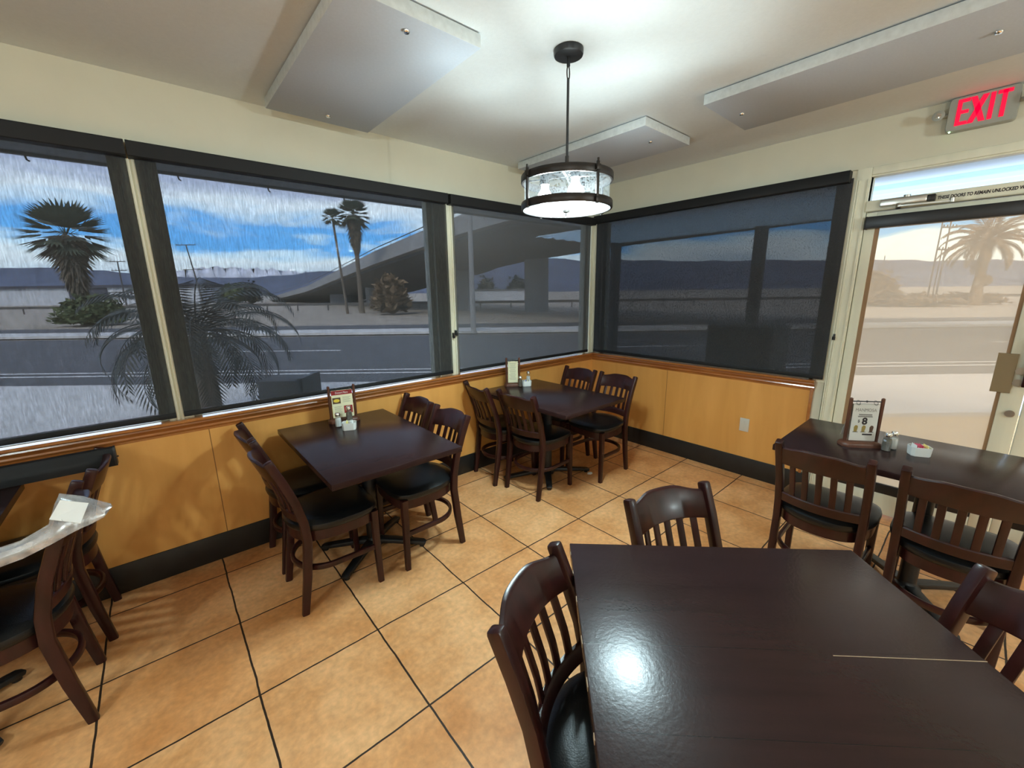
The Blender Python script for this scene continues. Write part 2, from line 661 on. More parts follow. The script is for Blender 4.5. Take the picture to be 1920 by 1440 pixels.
def tabletop_mat(name, plank=None, rough=0.22, spec=0.16):
    """Dark lacquered top; optional plank joints across local y, worn to pale at one joint."""
    m, nt, out = new_mat(name)
    N, Lk = nt.nodes.new, nt.links.new
    b = N('ShaderNodeBsdfPrincipled')
    Lk(b.outputs[0], out.inputs['Surface'])
    tc = N('ShaderNodeTexCoord')
    mp = N('ShaderNodeMapping')
    mp.inputs['Scale'].default_value = (1.2, 12, 12)
    Lk(tc.outputs['Object'], mp.inputs['Vector'])
    nz = N('ShaderNodeTexNoise')
    nz.inputs['Scale'].default_value = 3.0
    nz.inputs['Detail'].default_value = 6
    Lk(mp.outputs[0], nz.inputs['Vector'])
    mx = N('ShaderNodeMix')
    mx.data_type = 'RGBA'
    mx.inputs[6].default_value = (0.034, 0.0155, 0.0145, 1)
    mx.inputs[7].default_value = (0.018, 0.0085, 0.008, 1)
    Lk(nz.outputs['Fac'], mx.inputs[0])
    n2 = N('ShaderNodeTexNoise')
    n2.inputs['Scale'].default_value = 120
    n2.inputs['Detail'].default_value = 4
    Lk(tc.outputs['Object'], n2.inputs['Vector'])
    n3 = N('ShaderNodeTexNoise')
    n3.inputs['Scale'].default_value = 5
    n3.inputs['Detail'].default_value = 5
    Lk(tc.outputs['Object'], n3.inputs['Vector'])
    rr = N('ShaderNodeMapRange')
    rr.inputs['From Min'].default_value = 0.3
    rr.inputs['From Max'].default_value = 0.7
    rr.inputs['To Min'].default_value = rough - 0.02
    rr.inputs['To Max'].default_value = rough + 0.02
    b.inputs['Specular IOR Level'].default_value = spec
    Lk(n3.outputs['Fac'], rr.inputs['Value'])
    Lk(rr.outputs[0], b.inputs['Roughness'])
    last = mx.outputs[2]
    height = n2.outputs['Fac']
    if plank:
        sep = N('ShaderNodeSeparateXYZ')
        Lk(tc.outputs['Object'], sep.inputs[0])
        md = N('ShaderNodeMath')
        md.operation = 'PINGPONG'
        md.inputs[1].default_value = plank / 2
        Lk(sep.outputs[1], md.inputs[0])
        lt = N('ShaderNodeMath')
        lt.operation = 'LESS_THAN'
        lt.inputs[1].default_value = 0.0009
        Lk(md.outputs[0], lt.inputs[0])
        m2 = N('ShaderNodeMix')
        m2.data_type = 'RGBA'
        Lk(lt.outputs[0], m2.inputs[0])
        Lk(last, m2.inputs[6])
        m2.inputs[7].default_value = (0.013, 0.007, 0.0065, 1)
        last = m2.outputs[2]
    Lk(last, b.inputs['Base Color'])
    bp = N('ShaderNodeBump')
    bp.inputs['Strength'].default_value = 0.16
    bp.inputs['Distance'].default_value = 0.002
    Lk(height, bp.inputs['Height'])
    Lk(bp.outputs[0], b.inputs['Normal'])
    return m


M_top = tabletop_mat('espresso_tabletop')
M_top_plank = tabletop_mat('espresso_plank_tabletop', plank=0.207, rough=0.25, spec=0.27)
M_worn = pbr('worn_edge_wood', (0.38, 0.27, 0.17), 0.6)

# the cloth of each roller shade
M_shade1 = shade_mat('grey_screen_cloth', (0.045, 0.047, 0.05), 0.38, (240, 240, 26), 0.13)
M_shade3 = shade_mat('grey_screen_cloth_dense', (0.11, 0.115, 0.12), 0.30, (260, 260, 60), 0.12)
M_shade4 = shade_mat('black_screen_cloth', (0.05, 0.052, 0.055), 0.17, (330, 330, 170), 0.32)

# ================================================================ room shell
CEIL = 2.658
XW, YW = -9.0, -8.0            # far ends of the dining room behind the camera
RAILZ = 0.915
W_TOP = 2.36                   # top of the window band

bm = bm_new()
box(bm, XW, 0.15, YW, 0.15, -0.12, 0.0)
floor = tag(obj('floor', bm, M_tile, smooth=False), 'square terracotta floor tiles with dark grout lines', 'floor', kind='structure')

bm = bm_new()
box(bm, XW, 0.15, YW, 0.15, CEIL, CEIL + 0.1)
tag(obj('ceiling', bm, M_ceil, smooth=False), 'flat pale grey painted ceiling', 'ceiling', kind='structure')

bm = bm_new()
box(bm, XW, 0.15, 0.0, 0.15, W_TOP - 0.02, CEIL)        # above the windows
box(bm, XW, 0.15, 0.0, 0.15, 0.0, RAILZ - 0.01)          # below the sill
box(bm, XW, -6.2, 0.0, 0.15, RAILZ - 0.01, W_TOP - 0.02)  # solid beyond the first window
tag(obj('wall_left', bm, M_cream, smooth=False), 'cream painted wall above and below the long window band', 'wall', kind='structure')

bm = bm_new()
box(bm, 0.0, 0.15, -4.15, 0.0, 2.37, CEIL)
box(bm, 0.0, 0.15, -2.18, 0.0, 0.0, RAILZ - 0.01)
box(bm, 0.0, 0.15, YW, -4.15, 0.0, CEIL)
tag(obj('wall_right', bm, M_cream, smooth=False), 'cream painted wall over the dark window and the door', 'wall', kind='structure')

bm = bm_new()
box(bm, XW - 0.15, XW, YW, 0.15, 0.0, CEIL)
tag(obj('wall_side', bm, M_cream, smooth=False), 'cream end wall of the dining room behind the camera', 'wall', kind='structure')
bm = bm_new()
box(bm, XW, 0.15, YW - 0.15, YW, 0.0, CEIL)
tag(obj('wall_rear', bm, M_cream, smooth=False), 'cream rear wall of the dining room behind the camera', 'wall', kind='structure')

# wainscot, baseboards and chair rail
bm = bm_new()
box(bm, XW, -0.012, -0.012, 0.0, 0.165, 0.85)
tag(obj('wainscot_left', bm, M_maple_l, smooth=False), 'golden maple panelling under the long window band', 'wall panelling', kind='structure')
bm = bm_new()
box(bm, -0.012, 0.0, -2.105, 0.0, 0.165, 0.85)
tag(obj('wainscot_right', bm, M_maple_r, smooth=False), 'golden maple panelling under the dark window by the door', 'wall panelling', kind='structure')
bm = bm_new()
box(bm, -0.022, 0.0, -2.125, -2.105, 0.165, 0.85, 0.003)
tag(obj('trim_3', bm, M_oak), 'narrow oak strip closing the panelling next to the door', 'trim', kind='structure')
bm = bm_new()
box(bm, XW, -0.02, -0.02, 0.0, 0.0, 0.168, 0.003)
tag(obj('baseboard_left', bm, M_base), 'black baseboard below the long window band', 'baseboard', kind='structure')
bm = bm_new()
box(bm, -0.02, 0.0, -2.17, -0.0, 0.0, 0.168, 0.003)
tag(obj('baseboard_right', bm, M_base), 'black baseboard below the dark window by the door', 'baseboard', kind='structure')

RAIL = [(0.0, -0.078), (0.013, -0.078), (0.014, -0.066), (0.020, -0.062), (0.023, -0.054), (0.020, -0.046), (0.022, -0.040), (0.030, -0.034), (0.036, -0.024), (0.034, -0.016), (0.046, -0.013), (0.051, -0.007), (0.051, 0.000), (0.046, 0.006), (0.030, 0.007), (0.0, 0.007)]
bm = bm_new()
ring_loft(bm, [[(x, -a, RAILZ + b) for a, b in RAIL] for x in (XW, -0.02)])
tag(obj('trim_1', bm, M_oak), 'glossy oak chair rail moulding under the long window band', 'trim', kind='structure')
bm = bm_new()
ring_loft(bm, [[(-a, y, RAILZ + b) for a, b in RAIL] for y in (0.0, -2.128)])
tag(obj('trim_2', bm, M_oak), 'glossy oak chair rail moulding under the dark window by the door', 'trim', kind='structure')


# ---------------------------------------------------------------- windows
def window_left(name, x0, x1, label):
    r = struct_root(name, label, 'window')
    bm = bm_new()
    zb, zt = RAILZ - 0.01, W_TOP - 0.02
    box(bm, x0, x1, 0.03, 0.1, zb, zb + 0.016, 0.003)
    box(bm, x0, x1, 0.03, 0.1, zt - 0.05, zt, 0.004)
    box(bm, x0, x0 + 0.04, 0.03, 0.1, zb, zt, 0.004)
    box(bm, x1 - 0.04, x1, 0.03, 0.1, zb, zt, 0.004)
    obj('window_frame', bm, M_frame, r)
    bm = bm_new()
    box(bm, x0 + 0.03, x1 - 0.03, 0.062, 0.068, zb + 0.012, zt - 0.03)
    obj('glass_pane', bm, M_window, r, smooth=False)
    return r


window_left('window_1', -6.2, -3.745, 'leftmost wide window looking out at the fan palm')
window_left('window_2', -3.635, -1.985, 'wide middle window with the young palm and overpass outside')
window_left('window_3', -1.815, -0.09, 'narrower window left of the room corner')

r = struct_root('window_4', 'large dark shaded window left of the door', 'window')
bm = bm_new()
zb, zt = RAILZ - 0.01, 2.37
box(bm, 0.03, 0.1, -2.11, -0.09, zb, zb + 0.045, 0.004)
box(bm, 0.03, 0.1, -2.11, -0.09, zt - 0.05, zt, 0.004)
box(bm, 0.03, 0.1, -0.13, -0.09, zb, zt, 0.004)
box(bm, 0.03, 0.1, -2.11, -2.07, zb, zt, 0.004)
obj('window_frame', bm, M_frame, r)
bm = bm_new()
box(bm, 0.062, 0.068, -2.08, -0.12, zb + 0.03, zt - 0.03)
obj('glass_pane', bm, M_window, r, smooth=False)

# mullions between the windows
for nm, x0, x1, lab, face in (('trim_4', -3.745, -3.635, 'cream mullion between the two widest windows', (-3.712, -3.680)),
                              ('trim_5', -1.985, -1.815, 'wide cream mullion right of the middle window', (-1.872, -1.822))):
    bm = bm_new()
    box(bm, x0, x1, 0.0, 0.13, RAILZ - 0.012, W_TOP, 0.003)
    box(bm, face[0], face[0] + 0.012, -0.008, 0.0, RAILZ + 0.005, W_TOP, 0.001)
    box(bm, face[1] - 0.012, face[1], -0.008, 0.0, RAILZ + 0.005, W_TOP, 0.001)
    tag(obj(nm, bm, M_frame), lab, 'trim', kind='structure')
bm = bm_new()
box(bm, -0.09, 0.13, 0.0, 0.13, RAILZ - 0.012, W_TOP, 0.003)
box(bm, 0.0, 0.13, -0.09, 0.0, RAILZ - 0.012, W_TOP, 0.003)
box(bm, -0.085, -0.07, -0.012, 0.0, RAILZ + 0.01, W_TOP, 0.002)
box(bm, -0.04, -0.005, -0.025, -0.001, RAILZ + 0.01, W_TOP, 0.003)
tag(obj('trim_6', bm, M_frame), 'cream corner post where the two window walls meet', 'trim', kind='structure')


# ---------------------------------------------------------------- roller shades
def shade_left(x0, x1, vx0, vx1, mat, label, clip=None):
    r = thing('roller_shade', label, 'shade', (0, 0, 0), group='roller shades along the window walls')
    bm = bm_new()
    prof = [(-0.004, 2.268), (-0.070, 2.268), (-0.074, 2.272), (-0.074, 2.334), (-0.070, 2.339), (-0.004, 2.339)]
    ring_loft(bm, [[(x, y, z) for y, z in prof] for x in (vx0, vx1)])
    obj('valance', bm, M_valance, r)
    bm = bm_new()
    n = 2
    box(bm, x0, x1, -0.0195, -0.0185, RAILZ + 0.045, 2.30)
    obj('shade_cloth', bm, mat, r, smooth=False)
    bm = bm_new()
    box(bm, x0, x1, -0.025, -0.013, RAILZ + 0.021, RAILZ + 0.050, 0.004)
    obj('hem_bar', bm, M_valance, r)
    if clip:
        bm = bm_new()
        box(bm, clip[0] - 0.006, clip[0] + 0.006, -0.03, -0.001, clip[1] - 0.02, clip[1] + 0.02, 0.003)
        lathe(bm, [(0.0, -0.012), (0.010, -0.012), (0.010, 0.012), (0.0, 0.012)], 10, (clip[0], -0.028, clip[1] - 0.012))
        obj('cord_clip', bm, M_black, r)
    return r


shade_left(-6.25, -3.7135, -6.3, -3.708, M_shade1, 'grey see-through roller shade over the leftmost window')
shade_left(-3.679, -1.882, -3.702, -1.892, M_shade1, 'grey see-through roller shade over the wide middle window', (-1.862, 1.256))
shade_left(-1.813, -0.105, -1.868, -0.085, M_shade3, 'smoky grey roller shade over the narrower window left of the corner', (-1.835, 1.275))

r = thing('roller_shade', 'nearly black roller shade over the window left of the door', 'shade', group='roller shades along the window walls')
bm = bm_new()
prof = [(-0.004, 2.290), (-0.070, 2.290), (-0.074, 2.294), (-0.074, 2.358), (-0.070, 2.364), (-0.004, 2.364)]
ring_loft(bm, [[(x, y, z) for x, z in prof] for y in (-0.03, -2.157)])
obj('valance', bm, M_valance, r)
bm = bm_new()
box(bm, -0.0195, -0.0185, -2.172, -0.034, RAILZ + 0.04, 2.32)
obj('shade_cloth', bm, M_shade4, r, smooth=False)
bm = bm_new()
box(bm, -0.025, -0.013, -2.172, -0.034, RAILZ + 0.017, RAILZ + 0.048, 0.004)
obj('hem_bar', bm, M_valance, r)
bm = bm_new()
box(bm, -0.03, -0.001, -2.206, -2.194, 1.235, 1.275, 0.003)
lathe(bm, [(0.0, -0.012), (0.010, -0.012), (0.010, 0.012), (0.0, 0.012)], 10, (-0.028, -2.2, 1.245))
obj('cord_clip', bm, M_black, r)

# ---------------------------------------------------------------- door, frame, transom
DHEAD = 2.092
bm = bm_new()
box(bm, -0.003, 0.12, -2.187, -2.105, RAILZ - 0.008, 2.367, 0.001)
box(bm, -0.01, 0.12, -2.262, -2.185, 0.0, 2.37, 0.004)                 # jamb
for yy in (-2.192, -2.204, -2.25):
    box(bm, -0.016, -0.008, yy - 0.004, yy + 0.004, 0.0, 2.30, 0.001)
box(bm, -0.01, 0.12, -4.1, -2.262, 2.322, 2.37, 0.004)                  # head over the transom
box(bm, -0.022, 0.12, -4.1, -2.262, DHEAD, 2.160, 0.004)                # transom bar
box(bm, -0.026, -0.02, -4.1, -2.262, 2.096, 2.102, 0.001)
box(bm, -0.01, 0.12, -4.15, -4.1, 0.0, 2.37, 0.004)
tag(obj('trim_7', bm, M_frame), 'cream metal door frame with transom bar', 'door frame', kind='structure')

r = struct_root('window_5', 'clear transom window above the glass door', 'window')
bm = bm_new()
for a in ((-2.262, -2.252), (-4.1, -4.09)):
    box(bm, 0.0, 0.06, a[0] if a[0] < a[1] else a[1], max(a), 2.16, 2.322, 0.002)
box(bm, 0.0, 0.06, -4.1, -2.262, 2.312, 2.324, 0.002)
obj('window_frame', bm, M_frame, r)
bm = bm_new()
box(bm, 0.045, 0.051, -4.095, -2.258, 2.156, 2.326)
obj('glass_pane', bm, M_window, r, smooth=False)

M_doorglass = glass_mat('tinted_door_glass', (0.72, 0.655, 0.56), 0.03, haze=(0.92, 0.74, 0.56), haze_fac=0.405, rough=0.32)


def door_leaf(name, y0, y1, label):
    r = struct_root(name, label, 'door')
    bm = bm_new()
    ya, yb = y0, y1                 # y0 > y1 (towards the camera is negative)
    box(bm, 0.005, 0.05, yb, yb + 0.088, 0.012, DHEAD - 0.006, 0.004)
    box(bm, 0.005, 0.05, ya - 0.055, ya, 0.012, DHEAD - 0.006, 0.004)
    box(bm, 0.005, 0.05, yb + 0.088, ya - 0.055, 1.985, DHEAD - 0.006, 0.004)
    box(bm, 0.005, 0.05, yb + 0.088, ya - 0.055, 0.012, 0.165, 0.004)
    obj('door_frame', bm, M_frame, r)
    bm = bm_new()
    box(bm, 0.024, 0.030, yb + 0.08, ya - 0.05, 0.16, 1.99)
    obj('glass_pane', bm, M_doorglass, r, smooth=False)
    bm = bm_new()
    box(bm, 0.012, 0.023, ya - 0.078, ya - 0.055, 0.24, 1.985)
    box(bm, 0.012, 0.023, yb + 0.088, yb + 0.104, 0.24, 1.985)
    o = obj('glazing_strip', bm, M_tan, r, smooth=False)
    tag(o, 'tan strip along the glass edge')
    bm = bm_new()
    box(bm, 0.004, 0.023, yb + 0.088, ya - 0.055, 0.165, 0.235, 0.002)
    obj('bottom_bar', bm, M_black, r)
    return r


d1 = door_leaf('door_1', -2.266, -3.118, 'glass door with cream frame and tan tinted glass')
bm = bm_new()
for z in (1.12, 1.05, 0.865):
    bmesh.ops.create_cone(bm, cap_ends=True, segments=16, radius1=0.021, radius2=0.019, depth=0.012,
                          matrix=Matrix.Translation((-0.001, -3.083, z)) @ Matrix.Rotation(PI / 2, 4, 'Y'))
o = obj('lock_cylinder', bm, M_steel, d1)
bm = bm_new()
box(bm, -0.03, 0.006, -3.112, -3.098, 1.03, 1.30, 0.004)
tag(obj('pull_handle', bm, M_wood, d1), 'dark maroon pull handle')
d2 = door_leaf('door_2', -3.124, -4.095, 'second glass door leaf at the right picture edge')

r = thing('roller_shade', 'short black rolled-up shade across the top of the glass door', 'shade')
bm = bm_new()
box(bm, -0.052, 0.004, -3.03, -2.275, 1.982, 2.056, 0.006)
obj('valance', bm, M_black, r)
bm = bm_new()
box(bm, -0.046, 0.003, -2.283, -2.272, 1.978, 2.058, 0.002)
obj('end_cap', bm, M_bronze, r)

bm = bm_new()
box(bm, -0.004, 0.012, -3.064, -2.985, 0.985, 1.216, 0.001)
tag(obj('paper_sheet', bm, M_patch, smooth=False), 'small brown rectangular sheet on the door glass beside the locks', 'paper')

r = thing('door_closer', 'slim metal door closer with folded arm above the door', 'door closer')
bm = bm_new()
box(bm, -0.066, -0.022, -2.555, -2.335, 2.108, 2.150, 0.006)
obj('closer_body', bm, M_steel, r)
bm = bm_new()
box(bm, -0.068, -0.024, -2.59, -2.555, 2.108, 2.146, 0.004)
obj('end_block', bm, M_bronze, r)
bm = bm_new()
sweep(bm, [(-0.075, -2.43, 2.098), (-0.085, -2.53, 2.094), (-0.075, -2.665, 2.092)], rect(0.018, 0.008))
sweep(bm, [(-0.06, -2.43, 2.112), (-0.07, -2.43, 2.086)], circ(0.014))
sweep(bm, [(-0.075, -2.665, 2.085), (-0.075, -2.665, 2.108)], circ(0.012), up=(0, 1, 0))
sweep(bm, [(-0.02, -2.665, 2.106), (-0.075, -2.665, 2.106)], rect(0.016, 0.006))
obj('closer_arm', bm, M_steel, r)
bm = bm_new()
sweep(bm, [(-0.045, -2.46, 2.150), (-0.045, -2.46, 2.164)], circ(0.018), up=(0, 1, 0))
obj('spindle_cap', bm, M_steel, r)

# door notice lettering, reads left to right along -y
MY = Matrix(((0, 0, -1, 0), (-1, 0, 0, 0), (0, 1, 0, 0), (0, 0, 0, 1)))
bm = bm_new()
text_into(bm, 'THESE DOORS TO REMAIN UNLOCKED WHEN BUILDING IS OCCUPIED', 0.03, Matrix.Translation((-0.0225, -2.597, 2.116)) @ MY, extrude=0.0004, width=0.565, height=0.0195, bold=0.0012, shear=0.12)
tag(obj('door_notice', bm, M_ink, smooth=False), 'line of small black lettering on the bar over the door', 'sign')

# exit sign
r = thing('exit_sign', 'lit red EXIT sign above the door', 'exit sign')
M_sign = pbr('sign_housing', (0.32, 0.335, 0.29), 0.5)
M_exit = pbr('exit_red_lens', (0.6, 0.0, 0.03), 0.4, emit=(1.0, 0.0, 0.035), estr=0.33)
M_led = pbr('green_led', (0.1, 0.8, 0.2), 0.4, emit=(0.5, 1.0, 0.45), estr=5)
bm = bm_new()
pts = []
for (yy, zz) in ((-2.572, 2.478), (-2.572, 2.655), (-2.842, 2.655), (-2.842, 2.478)):
    pts.append((yy, zz))


def rounded(poly, r, n=4):
    out = []
    m = len(poly)
    for i in range(m):
        p0, p1, p2 = Vector(poly[i - 1]), Vector(poly[i]), Vector(poly[(i + 1) % m])
        a, b = (p0 - p1).normalized(), (p2 - p1).normalized()
        for k in range(n + 1):
            t = k / n
            out.append(tuple((p1 + a * r * (1 - t) ** 2 + b * r * t ** 2)))
    return out


hp = rounded(pts, 0.022)
ring_loft(bm, [[(-0.002, y, z) for y, z in hp], [(-0.045, y, z) for y, z in hp], [(-0.050, (y + 2.707) * 0.98 - 2.707, (z - 2.5675) * 0.96 + 2.5675) for y, z in hp]])
obj('housing', bm, M_sign, r)
bm = bm_new()
lx = -0.0515
zb, zt = 2.505, 2.640


def letter_box(y0, y1, z0, z1):
    box(bm, lx - 0.0015, lx + 0.001, min(y0, y1), max(y0, y1), z0, z1)


st = 0.018
letter_box(-2.607, -2.607 - st, zb, zt)
for z0 in (zb, (zb + zt) / 2 - st / 2, zt - st):
    letter_box(-2.607 - st, -2.655, z0, z0 + st)
for s in (1, -1):                                   # X
    ya, yb = (-2.667, -2.713) if s > 0 else (-2.713, -2.667)
    w = 0.012
    prf = [(ya + w, zb), (ya - w, zb), (yb - w, zt), (yb + w, zt)]
    ring_loft(bm, [[(lx - 0.0015, y, z) for y, z in prf], [(lx + 0.001, y, z) for y, z in prf]])
letter_box(-2.731, -2.731 - st, zb, zt)
letter_box(-2.775, -2.775 - st, zb, zt)
letter_box(-2.757, -2.811, zt - st, zt)
obj('lettering', bm, M_exit, r, smooth=False)
for s, yy in ((1, -2.535), (-1, -2.880)):
    bm = bm_new()
    lathe(bm, [(0.0, 0.0), (0.012, 0.0), (0.026, 0.03), (0.028, 0.036), (0.024, 0.038)], 16)
    bmesh.ops.transform(bm, matrix=Matrix.Translation((-0.035, yy, 2.575)) @ Matrix.Rotation(-PI / 2, 4, 'Y'), verts=bm.verts)
    sweep(bm, [(-0.03, yy - 0.04 * s, 2.575), (-0.03, yy, 2.575)], circ(0.011))
    h = obj('lamp_head', bm, M_sign, r)
    bm = bm_new()
    lathe(bm, [(0.0, 0.004), (0.012, 0.003), (0.022, 0.0)], 16)
    bmesh.ops.transform(bm, matrix=Matrix.Translation((-0.0705, yy, 2.575)) @ Matrix.Rotation(-PI / 2, 4, 'Y'), verts=bm.verts)
    obj('lamp_lens', bm, M_chrome, h)
bm = bm_new()
bmesh.ops.create_uvsphere(bm, u_segments=8, v_segments=6, radius=0.004, matrix=Matrix.Translation((-0.046, -2.592, 2.478)))
obj('indicator_light', bm, M_led, r)

# wall outlet plate
r = thing('wall_outlet', 'small ivory cover plate on the maple panelling under the dark window', 'outlet')
bm = bm_new()
box(bm, -0.019, -0.0115, -1.712, -1.637, 0.400, 0.516, 0.003)
obj('cover_plate', bm, M_platew, r)
for z in (0.43, 0.485):
    bm = bm_new()
    bmesh.ops.create_cone(bm, cap_ends=True, segments=10, radius1=0.0035, radius2=0.003, depth=0.003,
                          matrix=Matrix.Translation((-0.0195, -1.6745, z)) @ Matrix.Rotation(PI / 2, 4, 'Y'))
    obj('screw', bm, M_steel, r)


# ---------------------------------------------------------------- acoustic panels under the ceiling
def acoustic_panel(x0, x1, y0, y1, label, buttons):
    r = thing('acoustic_panel', label, 'ceiling panel', group='acoustic panels under the ceiling')
    bm = bm_new()
    box(bm, x0, x1, y0, y1, 2.600, 2.652, 0.003)
    for f in bm.faces:
        f.material_index = 1 if abs(f.normal.z) < 0.5 else 0
    bm.normal_update()
    for f in bm.faces:
        f.material_index = 1 if abs(f.normal.z) < 0.5 else 0
    obj('panel_board', bm, [M_panelboard, M_panelside], r)
    for x, y in buttons:
        bm = bm_new()
        lathe(bm, [(0.0, -0.010), (0.010, -0.009), (0.014, -0.004), (0.014, 0.001)], 12, (x, y, 2.600))
        obj('fixing_button', bm, M_chrome, r)
    return r


acoustic_panel(-3.088, -2.515, -1.345, -0.14, 'grey acoustic panel nearest the long window band', [(-2.812, -1.257), (-2.795, -0.258)])
acoustic_panel(-1.235, -0.665, -1.330, -0.14, 'grey acoustic panel in the room corner behind the pendant lamp', [(-0.955, -1.196), (-0.955, -0.28)])
acoustic_panel(-1.235, -0.655, -2.880, -1.690, 'long grey acoustic panel in front of the EXIT sign', [(-0.951, -1.784), (-0.98, -2.763)])


# ---------------------------------------------------------------- pendant lamp


def bulb_mat():
    """Lit bulb envelope: glows, and lets the lamp inside shine out."""
    m, nt, out = new_mat('lit_bulb')
    e = nt.nodes.new('ShaderNodeEmission')
    e.inputs['Color'].default_value = (0.92, 1.0, 1.0, 1)
    e.inputs['Strength'].default_value = 6.0
    t = nt.nodes.new('ShaderNodeBsdfTransparent')
    x = nt.nodes.new('ShaderNodeAddShader')
    nt.links.new(e.outputs[0], x.inputs[0])
    nt.links.new(t.outputs[0], x.inputs[1])
    nt.links.new(x.outputs[0], out.inputs['Surface'])
    return m


M_bulb = bulb_mat()
M_seed = None


def seeded_glass():
    m, nt, out = new_mat('seeded_glass')
    N, Lk = nt.nodes.new, nt.links.new
    tc = N('ShaderNodeTexCoord')
    vo = N('ShaderNodeTexVoronoi')
    vo.inputs['Scale'].default_value = 110
    Lk(tc.outputs['Object'], vo.inputs['Vector'])
    rg = N('ShaderNodeMapRange')
    rg.inputs['From Min'].default_value = 0.25
    rg.inputs['From Max'].default_value = 0.5
    rg.inputs['To Min'].default_value = 0.008
    rg.inputs['To Max'].default_value = 0.07
    Lk(vo.outputs['Distance'], rg.inputs['Value'])
    tr = N('ShaderNodeBsdfTransparent')
    tr.inputs['Color'].default_value = (0.93, 0.97, 1.0, 1)
    tl = N('ShaderNodeBsdfTranslucent')
    tl.inputs['Color'].default_value = (0.75, 0.86, 0.95, 1)
    gl = N('ShaderNodeBsdfGlossy')
    gl.inputs['Roughness'].default_value = 0.1
    m0 = N('ShaderNodeMixShader')
    m0.inputs[0].default_value = 0.72
    Lk(tl.outputs[0], m0.inputs[1])
    Lk(gl.outputs[0], m0.inputs[2])
    mx = N('ShaderNodeMixShader')
    Lk(rg.outputs[0], mx.inputs[0])
    Lk(tr.outputs[0], mx.inputs[1])
    Lk(m0.outputs[0], mx.inputs[2])
    Lk(mx.outputs[0], out.inputs['Surface'])
    return m


M_seed = seeded_glass()
M_diff = glass_mat('frosted_bottom_glass', (0.8, 0.85, 0.87), 0.05, haze=(0.9, 0.95, 0.97), haze_fac=0.12)


def light(name, kind, loc, power, color, parent, **k):
    d = bpy.data.lights.new(name, kind)
    d.energy = power
    d.color = color
    for a, b in k.items():
        setattr(d, a, b)
    o = bpy.data.objects.new(name, d)
    COL.objects.link(o)
    o.location = loc
    o.parent = parent
    return o


